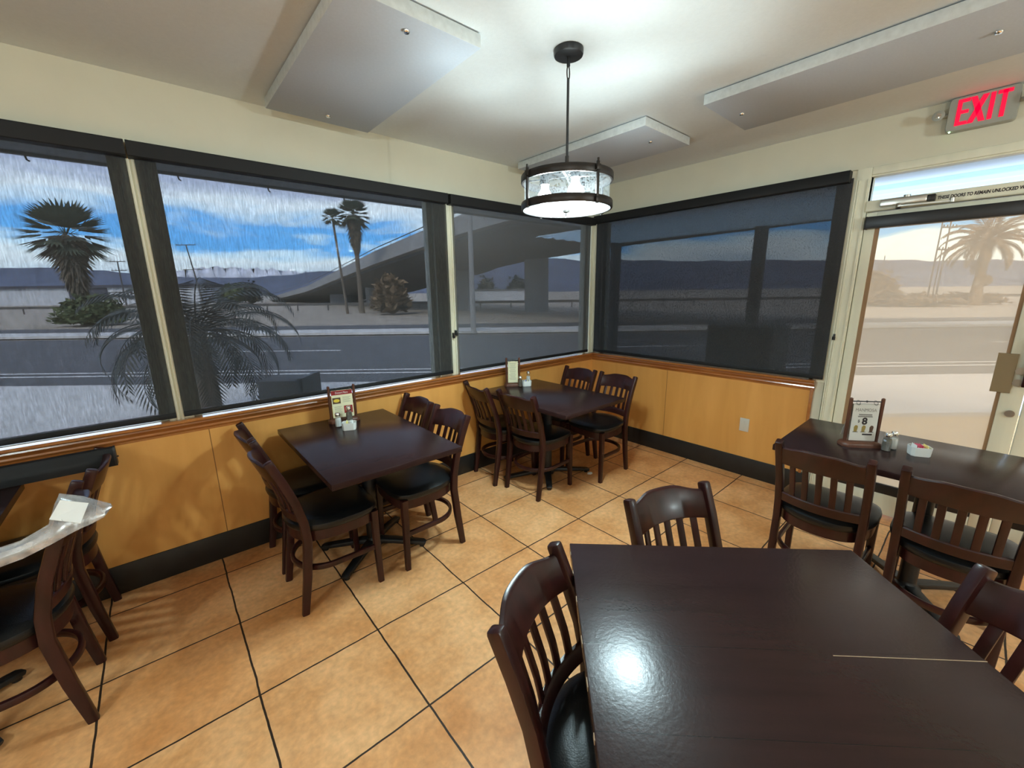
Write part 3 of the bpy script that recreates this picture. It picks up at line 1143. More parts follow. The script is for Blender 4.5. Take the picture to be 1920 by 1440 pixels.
def pendant(x, y, label, down, allround, color=(0.80, 0.96, 0.97)):
    # local origin on the ceiling
    r = thing('pendant_lamp', label, 'lamp', (x, y, CEIL), math.radians(12))
    z = lambda h: h - CEIL
    bm = bm_new()
    lathe(bm, [(0.0, z(2.629)), (0.054, z(2.629)), (0.064, z(2.633)), (0.066, z(2.639)), (0.066, z(2.6575)), (0.0, z(2.6575))], 32)
    sweep(bm, [(0, 0, z(2.631)), (0, 0, z(2.592))], circ(0.008), up=(0, 1, 0))
    obj('canopy', bm, M_black, r)
    bm = bm_new()
    pts = [(0.012 * math.cos(t), 0, z(2.566) + 0.028 * math.sin(t)) for t in [2 * PI * i / 16 for i in range(16)]]
    sweep(bm, pts, circ(0.0028, 6), up=(0, 1, 0), closed=True)
    obj('chain_link', bm, M_bronze, r)
    bm = bm_new()
    sweep(bm, [(0, 0, z(2.545)), (0, 0, z(2.22))], circ(0.006, 10), up=(0, 1, 0))
    obj('rod', bm, M_black, r)
    bm = bm_new()
    lathe(bm, [(0.006, z(2.226)), (0.009, z(2.222)), (0.010, z(2.165)), (0.0, z(2.165))], 14)
    lathe(bm, [(0.0, z(2.165)), (0.03, z(2.165)), (0.03, z(2.15)), (0.0, z(2.15))], 16)
    obj('sleeve', bm, M_bronze, r)
    R = 0.214
    for za, zb_ in ((2.104, 2.138), (1.984, 2.018)):
        bm = bm_new()
        sec = [(R - 0.006, z(za)), (R + 0.002, z(za)), (R + 0.004, z(za) + 0.004), (R + 0.004, z(zb_) - 0.004), (R + 0.002, z(zb_)), (R - 0.006, z(zb_))]
        rings = [[(rr * math.cos(t), rr * math.sin(t), zz) for rr, zz in sec] for t in [2 * PI * i / 64 for i in range(64)]]
        vr = [[bm.verts.new(p) for p in q] for q in rings]
        for i in range(64):
            a, b = vr[i], vr[(i + 1) % 64]
            for k in range(6):
                bm.faces.new((a[k], a[(k + 1) % 6], b[(k + 1) % 6], b[k]))
        obj('hoop', bm, M_bronze, r)
    # glass drum
    bm = bm_new()
    lathe(bm, [(R - 0.012, z(1.99)), (R - 0.012, z(2.115))], 64, caps=False)
    obj('glass_drum', bm, M_seed, r)
    bm = bm_new()
    lathe(bm, [(0.0, z(1.986)), (R - 0.006, z(1.988)), (R - 0.006, z(1.992)), (0.0, z(1.990))], 64)
    obj('bottom_diffuser', bm, M_diff, r)
    bm = bm_new()
    lathe(bm, [(0.0, z(1.958)), (0.006, z(1.962)), (0.006, z(1.972)), (0.018, z(1.974)), (0.020, z(1.984)), (0.0, z(1.987))], 16)
    obj('finial', bm, M_bronze, r)
    for k in range(4):
        a = math.radians(-113 + 90 * k)
        cx, cy = (R + 0.006) * math.cos(a), (R + 0.006) * math.sin(a)
        bm = bm_new()
        Mr = Matrix.Translation((cx, cy, 0)) @ Matrix.Rotation(a, 4, 'Z')
        box(bm, -0.004, 0.006, -0.006, 0.006, z(1.978), z(2.148), 0.001, M=Mr)
        box(bm, -0.006, 0.010, -0.011, 0.011, z(2.112), z(2.136), 0.002, M=Mr)
        box(bm, -0.006, 0.010, -0.011, 0.011, z(1.984), z(2.006), 0.002, M=Mr)
        sweep(bm, [Mr @ Vector((0.002, 0, z(2.146))), Mr @ Vector((0.002, 0, z(2.160)))], circ(0.005, 8), up=(0, 1, 0))
        obj('strap', bm, M_bronze, r)
    # three arms, sockets and bulbs
    bm = bm_new()
    for k in range(4):
        a = math.radians(-68 + 90 * k)
        sweep(bm, [(0, 0, z(2.135)), (0.215 * math.cos(a), 0.215 * math.sin(a), z(2.125))], rect(0.012, 0.005))
    obj('spider', bm, M_bronze, r)
    for k in range(3):
        a = math.radians(-128 + 120 * k)
        bx, by = 0.105 * math.cos(a), 0.105 * math.sin(a)
        bm = bm_new()
        sweep(bm, [(bx * 0.1, by * 0.1, z(2.15)), (bx, by, z(2.145))], circ(0.006, 8))
        lathe(bm, [(0.0, z(2.148)), (0.021, z(2.148)), (0.024, z(2.138)), (0.024, z(2.105)), (0.0, z(2.103))], 14, (bx, by, 0))
        s = obj('socket', bm, M_bronze, r)
        bm = bm_new()
        lathe(bm, [(0.0, z(2.010)), (0.016, z(2.014)), (0.031, z(2.028)), (0.035, z(2.046)), (0.031, z(2.066)), (0.019, z(2.083)), (0.017, z(2.104)), (0.0, z(2.105))], 18, (bx, by, 0))
        obj('bulb', bm, M_bulb, s)
        light('bulb_down_light', 'SPOT', (bx, by, z(2.03)), down / 3, color, r, spot_size=math.radians(178), spot_blend=0.9, shadow_soft_size=0.03)
        light('bulb_glow', 'POINT', (bx, by, z(2.04)), allround / 3, color, r, shadow_soft_size=0.03)
    return r


pendant(-2.137, -1.495, 'round seeded-glass drum pendant lamp hanging on a thin black rod', PENDANT_DOWN, PENDANT_ALL)
pendant(-5.55, -2.5, 'drum pendant out of view over the tables left of the camera', SIDE_DOWN, SIDE_ALL, (0.84, 0.96, 0.96))
pendant(-5.3, -5.2, 'unseen drum pendant added as fill light behind the camera', REAR_FILL_DOWN, REAR_FILL_ALL, (0.88, 0.96, 0.94))  # this and the next are added fill lamps, out of view
pendant(-1.6, -5.6, 'unseen drum pendant added as fill light near the right wall', REAR_FILL_DOWN, REAR_FILL_ALL, (0.88, 0.96, 0.94))


# ================================================================ chairs
def chair_x(z):
    """Fore-aft place of the back post at height z (0 at the rear foot)."""
    ks = [(0.0, 0.0), (0.2, 0.030), (0.40, 0.052), (0.50, 0.046), (0.62, 0.020), (0.74, -0.022), (0.86, -0.072)]
    for (a, xa), (b, xb) in zip(ks[:-1], ks[1:]):
        if z <= b:
            t = (z - a) / (b - a)
            t2 = t
            return xa + (xb - xa) * t2
    return ks[-1][1]


def chair_y(z):
    return 0.172 + 0.008 * z / 0.85


def bow_pt(y, z, bow, w=0.178):
    return (chair_x(z) - bow * (1 - (y / w) ** 2), y, z)


def make_chair(label):
    t = thing('dining_chair', label, 'chair')
    # back posts, which are the rear legs too
    for s in (-1, 1):
        bm = bm_new()
        zs = [0.0, 0.06, 0.13, 0.2, 0.28, 0.35, 0.40, 0.45, 0.50, 0.56, 0.62, 0.68, 0.74, 0.79, 0.83, 0.848, 0.854, 0.8565]
        pts = [(chair_x(z), s * chair_y(z), z) for z in zs]
        sc = [0.80, 0.86, 0.92, 0.97, 1, 1, 1, 1, 1, 0.99, 0.98, 0.98, 0.98, 0.98, 0.98, 0.97, 0.88, 0.62]
        sweep(bm, pts, rect(0.034, 0.042, 0.007), up=(1, 0, 0), scale=sc)
        obj('back_post', bm, M_wood, t)
    # front legs
    for s in (-1, 1):
        bm = bm_new()
        sweep(bm, [(0.398, s * 0.185, 0.0), (0.395, s * 0.184, 0.15), (0.392, s * 0.183, 0.30), (0.392, s * 0.183, 0.445)], rect(0.036, 0.036, 0.006), up=(1, 0, 0), scale=[0.82, 0.9, 1, 1.05])
        obj('front_leg', bm, M_wood, t)
    # seat outline: nearly straight front, rounded back
    def outline(grow, n=48):
        out = []
        for i in range(n):
            a = 2 * PI * i / n
            c, s_ = math.cos(a), math.sin(a)
            ex = 2.4 if c < 0 else 4.5
            hx, hy = 0.212 + grow, 0.205 + grow
            rr = (abs(c) ** ex + abs(s_) ** ex) ** (-1 / ex)
            x = 0.212 + hx * rr * c
            y = hy * rr * s_ * (1.0 if c > 0 else 1.0 - 0.06 * abs(c))
            out.append((x, y))
        return out
    bm = bm_new()
    lay = [(0.0, 0.44), (0.006, 0.448), (0.009, 0.460), (0.005, 0.474), (-0.012, 0.485), (-0.05, 0.492), (-0.12, 0.496), (-0.19, 0.497)]
    ring_loft(bm, [[(x, y, z) for x, y in outline(g)] for g, z in lay])
    obj('seat', bm, M_vinyl, t)
    bm = bm_new()
    a, b = outline(-0.004), outline(-0.028)
    n = len(a)
    v = [[bm.verts.new((x, y, z)) for x, y in q] for q, z in ((a, 0.385), (a, 0.439), (b, 0.439), (b, 0.385))]
    for k in range(4):
        p, q = v[k], v[(k + 1) % 4]
        for i in range(n):
            bm.faces.new((p[i], p[(i + 1) % n], q[(i + 1) % n], q[i]))
    obj('seat_frame', bm, M_wood, t)
    # hoop stretcher, from front leg round the back to the other front leg
    bm = bm_new()
    pts = [(0.392, -0.183, 0.225)]
    for i in range(25):
        a = PI / 2 * -1 - PI * i / 24
        pts.append((0.175 + 0.165 * math.cos(a) - 0.0, 0.178 * math.sin(a), 0.225))
    pts.append((0.392, 0.183, 0.225))
    sweep(bm, pts, rect(0.020, 0.030, 0.006))
    obj('stretcher', bm, M_wood, t)
    # crest rail: humped top, concave plan
    bm = bm_new()
    rings = []
    W = 0.170
    for i in range(21):
        y = -W + 2 * W * i / 20
        u = abs(y) / W
        hump = 0.5 + 0.5 * math.cos(PI * min(1, max(0, (u - 0.30) / 0.62)))
        zt = 0.828 + 0.018 * hump
        zb_ = 0.728 + 0.006 * (1 - u * u)
        ring = []
        for (dz, dx) in ((zb_, -0.010), (zb_ + 0.004, -0.0125), (zt - 0.006, -0.0105), (zt, -0.005), (zt, 0.005), (zt - 0.006, 0.0105), (zb_ + 0.004, 0.0125), (zb_, 0.010)):
            p = bow_pt(y, dz, 0.045)
            ring.append((p[0] + dx, y, dz))
        rings.append(ring)
    ring_loft(bm, rings)
    obj('crest_rail', bm, M_wood, t)
    # lower back rail
    bm = bm_new()
    rings = []
    for i in range(17):
        y = -W + 2 * W * i / 16
        ring = []
        for dz, dx in ((0.505, -0.010), (0.550, -0.010), (0.556, -0.005), (0.556, 0.005), (0.550, 0.010), (0.505, 0.010)):
            p = bow_pt(y, dz, 0.045)
            ring.append((p[0] + dx, y, dz))
        rings.append(ring)
    ring_loft(bm, rings)
    obj('back_rail', bm, M_wood, t)
    # five slats
    for k in range(5):
        y0 = -0.114 + 0.057 * k
        bm = bm_new()
        pts = []
        for j in range(8):
            z_ = 0.548 + (0.735 - 0.548) * j / 7
            pts.append(bow_pt(y0, z_, 0.045))
        yaw_ = 2 * 0.045 * y0 / (0.178 ** 2)
        sec = [(a * math.cos(yaw_) - b * math.sin(yaw_), a * math.sin(yaw_) + b * math.cos(yaw_)) for a, b in rect(0.027, 0.010, 0.003)]
        sweep(bm, pts, sec, up=(1, 0, 0))
        obj('slat', bm, M_wood, t)
    return t


# (rear-foot midpoint x, y, facing angle in degrees, label)
GR = {'T1': 'chairs at the window table', 'T2': 'chairs at the corner table', 'TF': 'chairs at the foreground table', 'TR': 'chairs at the table by the door', 'TL': 'chairs at the table on the left edge'}
CH = [
    (-3.368, -0.690, 0, 'dark slat-back chair left of the window table with the red-topped card, on its aisle side', 'T1'),
    (-3.368, -0.262, 0, 'dark slat-back chair left of the window table with the red-topped card, on its window side', 'T1'),
    (-2.412, -0.706, 180, 'dark slat-back chair right of the window table with the red-topped card, on its aisle side', 'T1'),
    (-2.412, -0.262, 180, 'dark slat-back chair right of the window table with the red-topped card, on its window side', 'T1'),
    (-1.682, -0.654, 5, 'dark chair seen from behind at the corner table, left side towards the aisle', 'T2'),
    (-1.730, -0.222, -8, 'dark chair against the window wall, left side of the corner table', 'T2'),
    (-0.655, -0.770, 180, 'dark chair right of the corner table, nearer the door, seat fully in view', 'T2'),
    (-0.655, -0.330, 180, 'dark chair in the room corner behind the corner table', 'T2'),
    (-3.055, -2.295, -68, 'nearest dark chair at the left edge of the bare foreground table', 'TF'),
    (-2.365, -2.285, -108.7, 'dark chair facing the camera across the far edge of the bare foreground table', 'TF'),
    (-1.375, -2.505, 0, 'dark chair seen from behind in front of the menu holder at the door table', 'TR'),
    (-1.352, -2.972, 0, 'dark chair seen from behind in front of the sugar caddy at the door table', 'TR'),
    (-2.283, -3.126, 143, 'dark chair cut by the right picture edge beside the foreground table', 'TF'),
    (-4.140, -0.717, 180, 'dark chair at the left picture edge with a plastic bag over its corner', 'TL'),
    (-4.105, -0.235, 180, 'dark chair in front of the maple wall at the left edge, below the black rail', 'TL'),
]
first = None
for x, y, a, lab, g in CH:
    if first is None:
        first = make_chair(lab)
        first.location = (x, y, 0)
        first.rotation_euler = (0, 0, math.radians(a))
        first['group'] = GR[g]
    else:
        dup(first, (x, y, 0), math.radians(a), lab, GR[g])

# ================================================================ tables
TZ = 0.77


def table(loc, rotz, sx, sy, label, base=(0, 0), arms=((0.26, 0.2), (-0.26, 0.2), (0.26, -0.2), (-0.26, -0.2)), mat=None, group=None):
    t = thing('dining_table', label, 'table', (loc[0], loc[1], 0), rotz, group)
    bm = bm_new()
    box(bm, -sx / 2, sx / 2, -sy / 2, sy / 2, TZ - 0.032, TZ, 0.003)
    obj('tabletop', bm, mat or M_top, t)
    bm = bm_new()
    bx, by = base
    lathe(bm, [(0.038, 0.06), (0.038, TZ - 0.04)], 20, (bx, by, 0))
    lathe(bm, [(0.0, 0.035), (0.06, 0.035), (0.06, 0.055), (0.042, 0.075), (0.038, 0.09)], 20, (bx, by, 0))
    obj('column', bm, M_black, t)
    bm = bm_new()
    for dx, dy in ((1, 0), (0, 1)):
        hx, hy = (0.22, 0.03) if dx else (0.03, 0.22)
        box(bm, bx - hx, bx + hx, by - hy, by + hy, TZ - 0.052, TZ - 0.031, 0.002)
    obj('top_plate', bm, M_black, t)
    for ax, ay in arms:
        bm = bm_new()
        L_ = math.hypot(ax, ay)
        pts = [(bx + ax * s, by + ay * s, z) for s, z in ((0.05, 0.062), (0.4, 0.052), (0.8, 0.034), (0.96, 0.026), (1.0, 0.020))]
        sweep(bm, pts, rect(0.052, 0.028, 0.008), scale=[1.15, 1.05, 0.95, 0.9, 0.7])
        lathe(bm, [(0.0, 0.0), (0.016, 0.0), (0.016, 0.02), (0.0, 0.02)], 10, (bx + ax * 0.93, by + ay * 0.93, 0))
        obj('foot', bm, M_black, t)
    return t


G_T = 'dark pedestal tables'
table((-2.892, -0.595), 0, 0.700, 1.040, 'dark table against the window wall carrying the red-topped card', (0.02, 0.05), group=G_T)
table((-1.347, -0.615), 0, 0.700, 1.020, 'dark table in the room corner carrying the pale yellow card', (0.06, 0.06), arms=((0.34, -0.19), (-0.34, 0.19), (-0.19, -0.21), (0.19, 0.21)), group=G_T)
table((-0.920, -2.850), 0, 0.700, 1.200, 'dark table along the glass door carrying the $8 card', (0.0, 0.0), group=G_T)
table((-4.650, -0.615), 0, 0.700, 1.020, 'dark table at the left picture edge carrying a black rail', group=G_T)
# foreground table: square to the camera, long plank top
ang = math.radians(-44.3)
ux, uy = Vector((math.cos(ang), math.sin(ang))), Vector((-math.sin(ang), math.cos(ang)))
far_mid = Vector((-2.454, -2.428))
TFL = 1.22
ctr = far_mid - uy * (TFL / 2)
tf = table((ctr.x, ctr.y), ang, 0.910, TFL, 'bare dark plank-top table filling the foreground', mat=M_top_plank, group=G_T)
bm = bm_new()      # the split seam, worn pale at its right end
ys = TFL / 2 - 0.414
box(bm, 0.12, 0.454, ys - 0.0009, ys + 0.0009, TZ - 0.001, TZ + 0.0006)
tag(obj('worn_seam', bm, M_worn, tf, smooth=False), 'pale worn line along a plank seam')
bm = bm_new()      # chipped, pale corner and edges
for k in range(9):
    yy = TFL / 2 - 0.05 - 0.11 * k + random.uniform(-0.03, 0.03)
    box(bm, -0.4562, -0.4535, yy, yy + random.uniform(0.012, 0.04), TZ - 0.014, TZ - 0.002)
tag(obj('chipped_edge', bm, M_worn, tf, smooth=False), 'pale chips along the left edge')

# ================================================================ things on the tables
OCT = [(math.cos(math.radians(22.5 + 45 * i)), math.sin(math.radians(22.5 + 45 * i))) for i in range(8)]


def card_faces(kind, w, h):
    """Printed matter of a card, as flat ink on its front; local x across, y up, z out."""
    parts = []
    return parts


def menu_holder(loc, rotz, w, h, kind, label):
    t = thing('menu_holder', label, 'menu stand', (loc[0], loc[1], TZ), rotz, 'menu holders on the tables')
    # local: x across, -y front
    bm = bm_new()
    ch = 0.018
    o_ = [(-w / 2 - 0.02 + ch, -0.042), (w / 2 + 0.02 - ch, -0.042), (w / 2 + 0.02, -0.042 + ch), (w / 2 + 0.02, 0.042 - ch), (w / 2 + 0.02 - ch, 0.042), (-w / 2 - 0.02 + ch, 0.042), (-w / 2 - 0.02, 0.042 - ch), (-w / 2 - 0.02, -0.042 + ch)]
    ring_loft(bm, [[(x * k, y * k, z) for x, y in o_] for k, z in ((1, 0.0), (1, 0.012), (0.94, 0.020), (0.80, 0.026))])
    obj('base', bm, M_menuwood, t)
    for s in (-1, 1):
        bm = bm_new()
        sweep(bm, [(s * w / 2, 0, 0.02), (s * w / 2, 0, h - 0.004)], circ(0.0085, 12), up=(0, 1, 0))
        bmesh.ops.create_uvsphere(bm, u_segments=12, v_segments=6, radius=1.0, matrix=Matrix.Translation((s * w / 2, 0, h - 0.004)) @ Matrix.Diagonal((0.0085, 0.0085, 0.006, 1)))
        obj('post', bm, M_menuwood, t)
    bm = bm_new()
    sweep(bm, [(-w / 2, 0, h - 0.018), (w / 2, 0, h - 0.018)], circ(0.0032, 8))
    bmesh.ops.create_uvsphere(bm, u_segments=8, v_segments=6, radius=0.006, matrix=Matrix.Translation((0, 0, h - 0.018)))
    obj('crossbar', bm, M_black, t)
    cw, cht = w - 0.026, h - 0.062
    cz = 0.030
    for s, (y0, tilt) in enumerate(((-0.010, -0.03), (0.010, 0.28 if kind == 'drink' else 0.05))):
        M = Matrix.Translation((0, 0, h - 0.022)) @ Matrix.Rotation(tilt, 4, 'X') @ Matrix.Translation((0, y0 * 0.4, -(h - 0.022)))
        bm = bm_new()
        box(bm, -cw / 2, cw / 2, -0.0006, 0.0006, cz, cz + cht, M=M)
        c = obj('card', bm, M_paper_w if kind == 'drink' else M_paper, t, smooth=False)
        if s == 1:
            bm = bm_new()
            for q in range(4):
                box(bm, -cw * 0.3, -cw * 0.3 + 0.015 + 0.008 * (q % 2), 0.0007, 0.0011, cz + 0.03 + 0.035 * q, cz + 0.045 + 0.035 * q, M=M)
            obj('print', bm, M_inkgrey, c, smooth=False)
            continue
        F = M @ Matrix.Translation((0, -0.0009, 0)) @ Matrix(((1, 0, 0, 0), (0, 0, -1, 0), (0, 1, 0, 0), (0, 0, 0, 1)))
        P = lambda bm, x0, x1, z0, z1: box(bm, x0, x1, -0.0011, -0.0007, z0, z1, M=M)
        if kind == 'drink':
            bm = bm_new()
            text_into(bm, 'MANMOSA', 0.03, F @ Matrix.Translation((-cw * 0.40, cz + cht * 0.80, 0)), width=cw * 0.80, height=0.017)
            tag(obj('heading', bm, M_inkgrey, c, smooth=False), 'grey heading letters')
            bm = bm_new()
            text_into(bm, '$', 0.03, F @ Matrix.Translation((-cw * 0.26, cz + cht * 0.49, 0)), height=0.018, width=0.010, bold=0.0004)
            text_into(bm, '8', 0.03, F @ Matrix.Translation((-cw * 0.10, cz + cht * 0.44, 0)), height=0.040, width=0.026, bold=0.0012)
            tag(obj('price', bm, M_ink, c, smooth=False), 'dark $8 price')
            bm = bm_new()
            for q, (zz, ww) in enumerate(((0.715, 0.5), (0.665, 0.56))):
                n = 26
                pts = [(-cw * ww / 2 + cw * ww * i / n, cz + cht * zz + 0.0028 * math.sin(i * 2.1 + q)) for i in range(n + 1)]
                for p0, p1 in zip(pts[:-1], pts[1:]):
                    P(bm, p0[0], p1[0] + 0.0003, min(p0[1], p1[1]) - 0.0012, max(p0[1], p1[1]) + 0.0012)
            obj('script_lines', bm, M_inkgrey, c, smooth=False)
            for q, mm in enumerate((M_amber, M_amber, M_brown)):
                bm = bm_new()
                cx = -cw * 0.30 + cw * 0.30 * q
                prf = [(-0.008, 0), (0.006, 0), (0.010, 0.026), (0.007, 0.034), (-0.002, 0.036), (-0.009, 0.026)]
                zz = cz + cht * 0.245
                ring_loft(bm, [[M @ Vector((cx + a, yy, zz + b_)) for a, b_ in prf] for yy in (-0.0012, -0.0007)])
                obj('drink_picture', bm, mm, c, smooth=False)
            bm = bm_new()
            P(bm, -cw * 0.02, cw * 0.36, cz + cht * 0.155, cz + cht * 0.195)
            for q in range(3):
                P(bm, -cw * 0.40 + cw * 0.3 * q, -cw * 0.20 + cw * 0.3 * q, cz + cht * 0.232, cz + cht * 0.246)
            obj('caption_bar', bm, M_ink, c, smooth=False)
        elif kind == 'red':
            bm = bm_new()
            P(bm, -cw / 2, cw / 2, cz + cht * 0.84, cz + cht)
            obj('header_band', bm, M_red, c, smooth=False)
            bm = bm_new()
            text_into(bm, 'Dessert Menu', 0.02, F @ Matrix.Translation((-cw * 0.30, cz + cht * 0.885, 0.0004)), width=cw * 0.60, height=0.012)
            tag(obj('heading', bm, M_wpack, c, smooth=False), 'white heading letters')
            bm = bm_new()
            P(bm, -cw * 0.46, -cw * 0.08, cz + cht * 0.52, cz + cht * 0.74)
            ph = obj('photo_print', bm, M_brown, c, smooth=False)
            bm = bm_new()
            prf = [(math.cos(2 * PI * i / 14) * cw * 0.15 - cw * 0.27, math.sin(2 * PI * i / 14) * cht * 0.06 + cz + cht * 0.63) for i in range(14)]
            ring_loft(bm, [[M @ Vector((a, yy, b_)) for a, b_ in prf] for yy in (-0.0016, -0.0010)])
            obj('yellow_print', bm, M_yellow, c, smooth=False)
            bm = bm_new()
            P(bm, cw * 0.05, cw * 0.46, cz + cht * 0.14, cz + cht * 0.42)
            obj('photo_print', bm, M_red, c, smooth=False)
            bm = bm_new()
            for q in range(5):
                P(bm, cw * 0.02, cw * (0.40 - 0.05 * (q % 2)), cz + cht * (0.74 - 0.045 * q), cz + cht * (0.75 - 0.045 * q))
                P(bm, -cw * 0.40, -cw * (0.06 + 0.04 * (q % 2)), cz + cht * (0.40 - 0.05 * q), cz + cht * (0.41 - 0.05 * q))
            obj('text_lines', bm, M_inkgrey, c, smooth=False)
        else:
            bm = bm_new()
            for q in range(14):
                ww = 0.36 - 0.10 * ((q * 7) % 3) / 2
                P(bm, -cw * ww, cw * ww * 0.9, cz + cht * (0.90 - 0.058 * q), cz + cht * (0.912 - 0.058 * q))
            obj('text_lines', bm, M_inkgrey, c, smooth=False)
    for s in (-1, 1):
        bm = bm_new()
        pts = [(s * cw * 0.33 + 0.009 * math.cos(a), -0.004 + 0.006 * math.sin(a), h - 0.024 + 0.011 * math.sin(a)) for a in [2 * PI * i / 14 for i in range(14)]]
        sweep(bm, pts, circ(0.0011, 5), up=(0, 1, 0), closed=True)
        obj('card_ring', bm, M_black, t)
    return t


def shaker(loc, kind, label, h=0.095):
    t = thing(kind + '_shaker', label, 'shaker', (loc[0], loc[1], TZ), random.uniform(0, 0.5), kind + ' shakers on the tables')
    prof = [(0.0185, 0.0), (0.021, 0.004), (0.021, h * 0.50), (0.0175, h * 0.68), (0.0145, h * 0.78)]
    bm = bm_new()
    ring_loft(bm, [[(c * r_, s * r_, z) for c, s in OCT] for r_, z in prof])
    obj('glass_body', bm, M_glass, t, smooth=False)
    bm = bm_new()
    fill = 0.60 if kind == 'salt' else 0.66
    p2 = [(r_ * 0.86, max(0.004, z)) for r_, z in prof if z <= h * fill]
    p2.append((p2[-1][0] * 0.93, h * fill))
    ring_loft(bm, [[(c * r_, s * r_, z) for c, s in OCT] for r_, z in p2])
    obj(kind + '_fill', bm, M_salt if kind == 'salt' else M_pepper, t, smooth=False)
    bm = bm_new()
    lathe(bm, [(0.0150, h * 0.76), (0.0165, h * 0.77), (0.0165, h * 0.90), (0.013, h * 0.975), (0.006, h), (0.0, h)], 18)
    obj('cap', bm, M_chrome, t)
    return t


def sugar_caddy(loc, rotz, label, packets, where):
    t = thing('sugar_caddy', label, 'sugar caddy', (loc[0], loc[1], TZ), rotz, 'sugar caddies on the tables')
    def o_(k, cx=0.042, cy=0.032, c=0.012):
        return [((-cx + c) * k, -cy * k), ((cx - c) * k, -cy * k), (cx * k, (-cy + c) * k), (cx * k, (cy - c) * k), ((cx - c) * k, cy * k), ((-cx + c) * k, cy * k), (-cx * k, (cy - c) * k), (-cx * k, (-cy + c) * k)]
    bm = bm_new()
    ring_loft(bm, [[(x, y, z) for x, y in o_(k)] for k, z in ((0.90, 0.0), (0.93, 0.003), (1.0, 0.045), (0.985, 0.0475), (0.93, 0.046), (0.86, 0.006))])
    obj('dish', bm, M_white, t, smooth=False)
    R = Matrix.Rotation(rotz, 3, 'Z')
    for i, (mm, nm, off) in enumerate(packets):
        bm = bm_new()
        lean = random.uniform(-0.12, 0.12)
        M = Matrix.Translation((0, 0, 0.007)) @ Matrix.Rotation(lean, 4, 'Y')
        pts = []
        rings = []
        for j, z in enumerate((0.0, 0.004, 0.022, 0.043, 0.049)):
            th = (0.0006, 0.0018, 0.0032, 0.0018, 0.0006)[j]
            rings.append([M @ Vector((th, -0.022, z)), M @ Vector((th * 1.1, 0, z)), M @ Vector((th, 0.022, z)), M @ Vector((-th, 0.022, z)), M @ Vector((-th * 1.1, 0, z)), M @ Vector((-th, -0.022, z))])
        ring_loft(bm, rings)
        p = Vector((loc[0], loc[1], TZ)) + R @ Vector((off, 0, 0))
        o = obj('sugar_packet', bm, mm, None, smooth=False, loc=p, rotz=rotz)
        tag(o, nm + ' in the caddy on ' + where, 'sugar packet', 'sugar packets in the caddy on ' + where)
    return t


# window table
menu_holder((-2.862, -0.185), math.radians(-12), 0.155, 0.245, 'red', 'wooden menu holder with a red-topped card on the window table')
shaker((-2.932, -0.285), 'salt', 'salt shaker at the red-topped card on the window table')
shaker((-2.852, -0.262), 'pepper', 'pepper shaker at the red-topped card on the window table', 0.118)
sugar_caddy((-2.898, -0.385), math.radians(-28), 'white sugar caddy with a yellow packet on the window table', [(M_wpack, 'leftmost white sugar packet', -0.022), (M_ypack, 'yellow sweetener packet', -0.008), (M_wpack, 'middle white sugar packet', 0.006), (M_wpack, 'rightmost white sugar packet', 0.02)], 'the window table')
# corner table
menu_holder((-1.345, -0.170), math.radians(-38), 0.115, 0.255, 'list', 'tall wooden holder with a pale yellow text card on the corner table')
shaker((-1.325, -0.248), 'pepper', 'pepper shaker left of the caddy on the corner table')
shaker((-1.178, -0.195), 'salt', 'salt shaker right of the caddy on the corner table', 0.112)
sugar_caddy((-1.262, -0.262), math.radians(-30), 'white sugar caddy with blue packets on the corner table', [(M_wpack, 'white sugar packet', -0.022), (M_blue, 'pale blue sweetener packet', -0.008), (M_ypack, 'yellow sweetener packet', 0.006), (M_wpack, 'outer white sugar packet', 0.02)], 'the corner table')
# door table
menu_holder((-0.950, -2.565), math.radians(-50), 0.150, 0.262, 'drink', 'dark wooden menu holder with a $8 drinks card on the door table')
shaker((-0.948, -2.672), 'pepper', 'pepper shaker beside the $8 card on the door table', 0.100)
shaker((-0.893, -2.690), 'salt', 'salt shaker behind the pepper on the door table', 0.098)
sugar_caddy((-0.905, -2.792), math.radians(-62), 'white sugar caddy with red and pink packets on the door table', [(M_wpack, 'white sugar packet', -0.024), (M_pink, 'first pink sweetener packet', -0.010), (M_pink, 'second pink sweetener packet', -0.002), (M_pink, 'third pink sweetener packet', 0.006), (M_ypack, 'yellow sweetener packet', 0.020)], 'the door table')

# black rail lying along the back of the left table
r = thing('shade_rail', 'long black shade rail lying along the wall on the left table', 'rail')
bm = bm_new()
prof = [(-0.148, TZ + 0.001), (-0.150, 0.80), (-0.146, 0.823), (-0.132, 0.836), (-0.128, 0.860), (-0.118, 0.864), (-0.098, 0.862), (-0.094, TZ + 0.001)]
ring_loft(bm, [[(x, y, z) for y, z in prof] for x in (-4.98, -3.985)])
obj('rail_body', bm, M_valance, r)
bm = bm_new()
ring_loft(bm, [[(x, (y + 0.12) * 1.03 - 0.12, (z - 0.815) * 1.02 + 0.815 + 0.001) for y, z in prof] for x in (-3.985, -3.976)])
sweep(bm, [(-3.977, -0.125, 0.812), (-3.968, -0.125, 0.812)], circ(0.004, 8))
obj('end_cap', bm, M_black, r)

# plastic bag with a folded paper, hung over the chair corner
r = thing('plastic_bag', 'crumpled clear plastic bag over the corner of a chair at the left edge', 'bag', (-4.03, -0.93, 0.86))


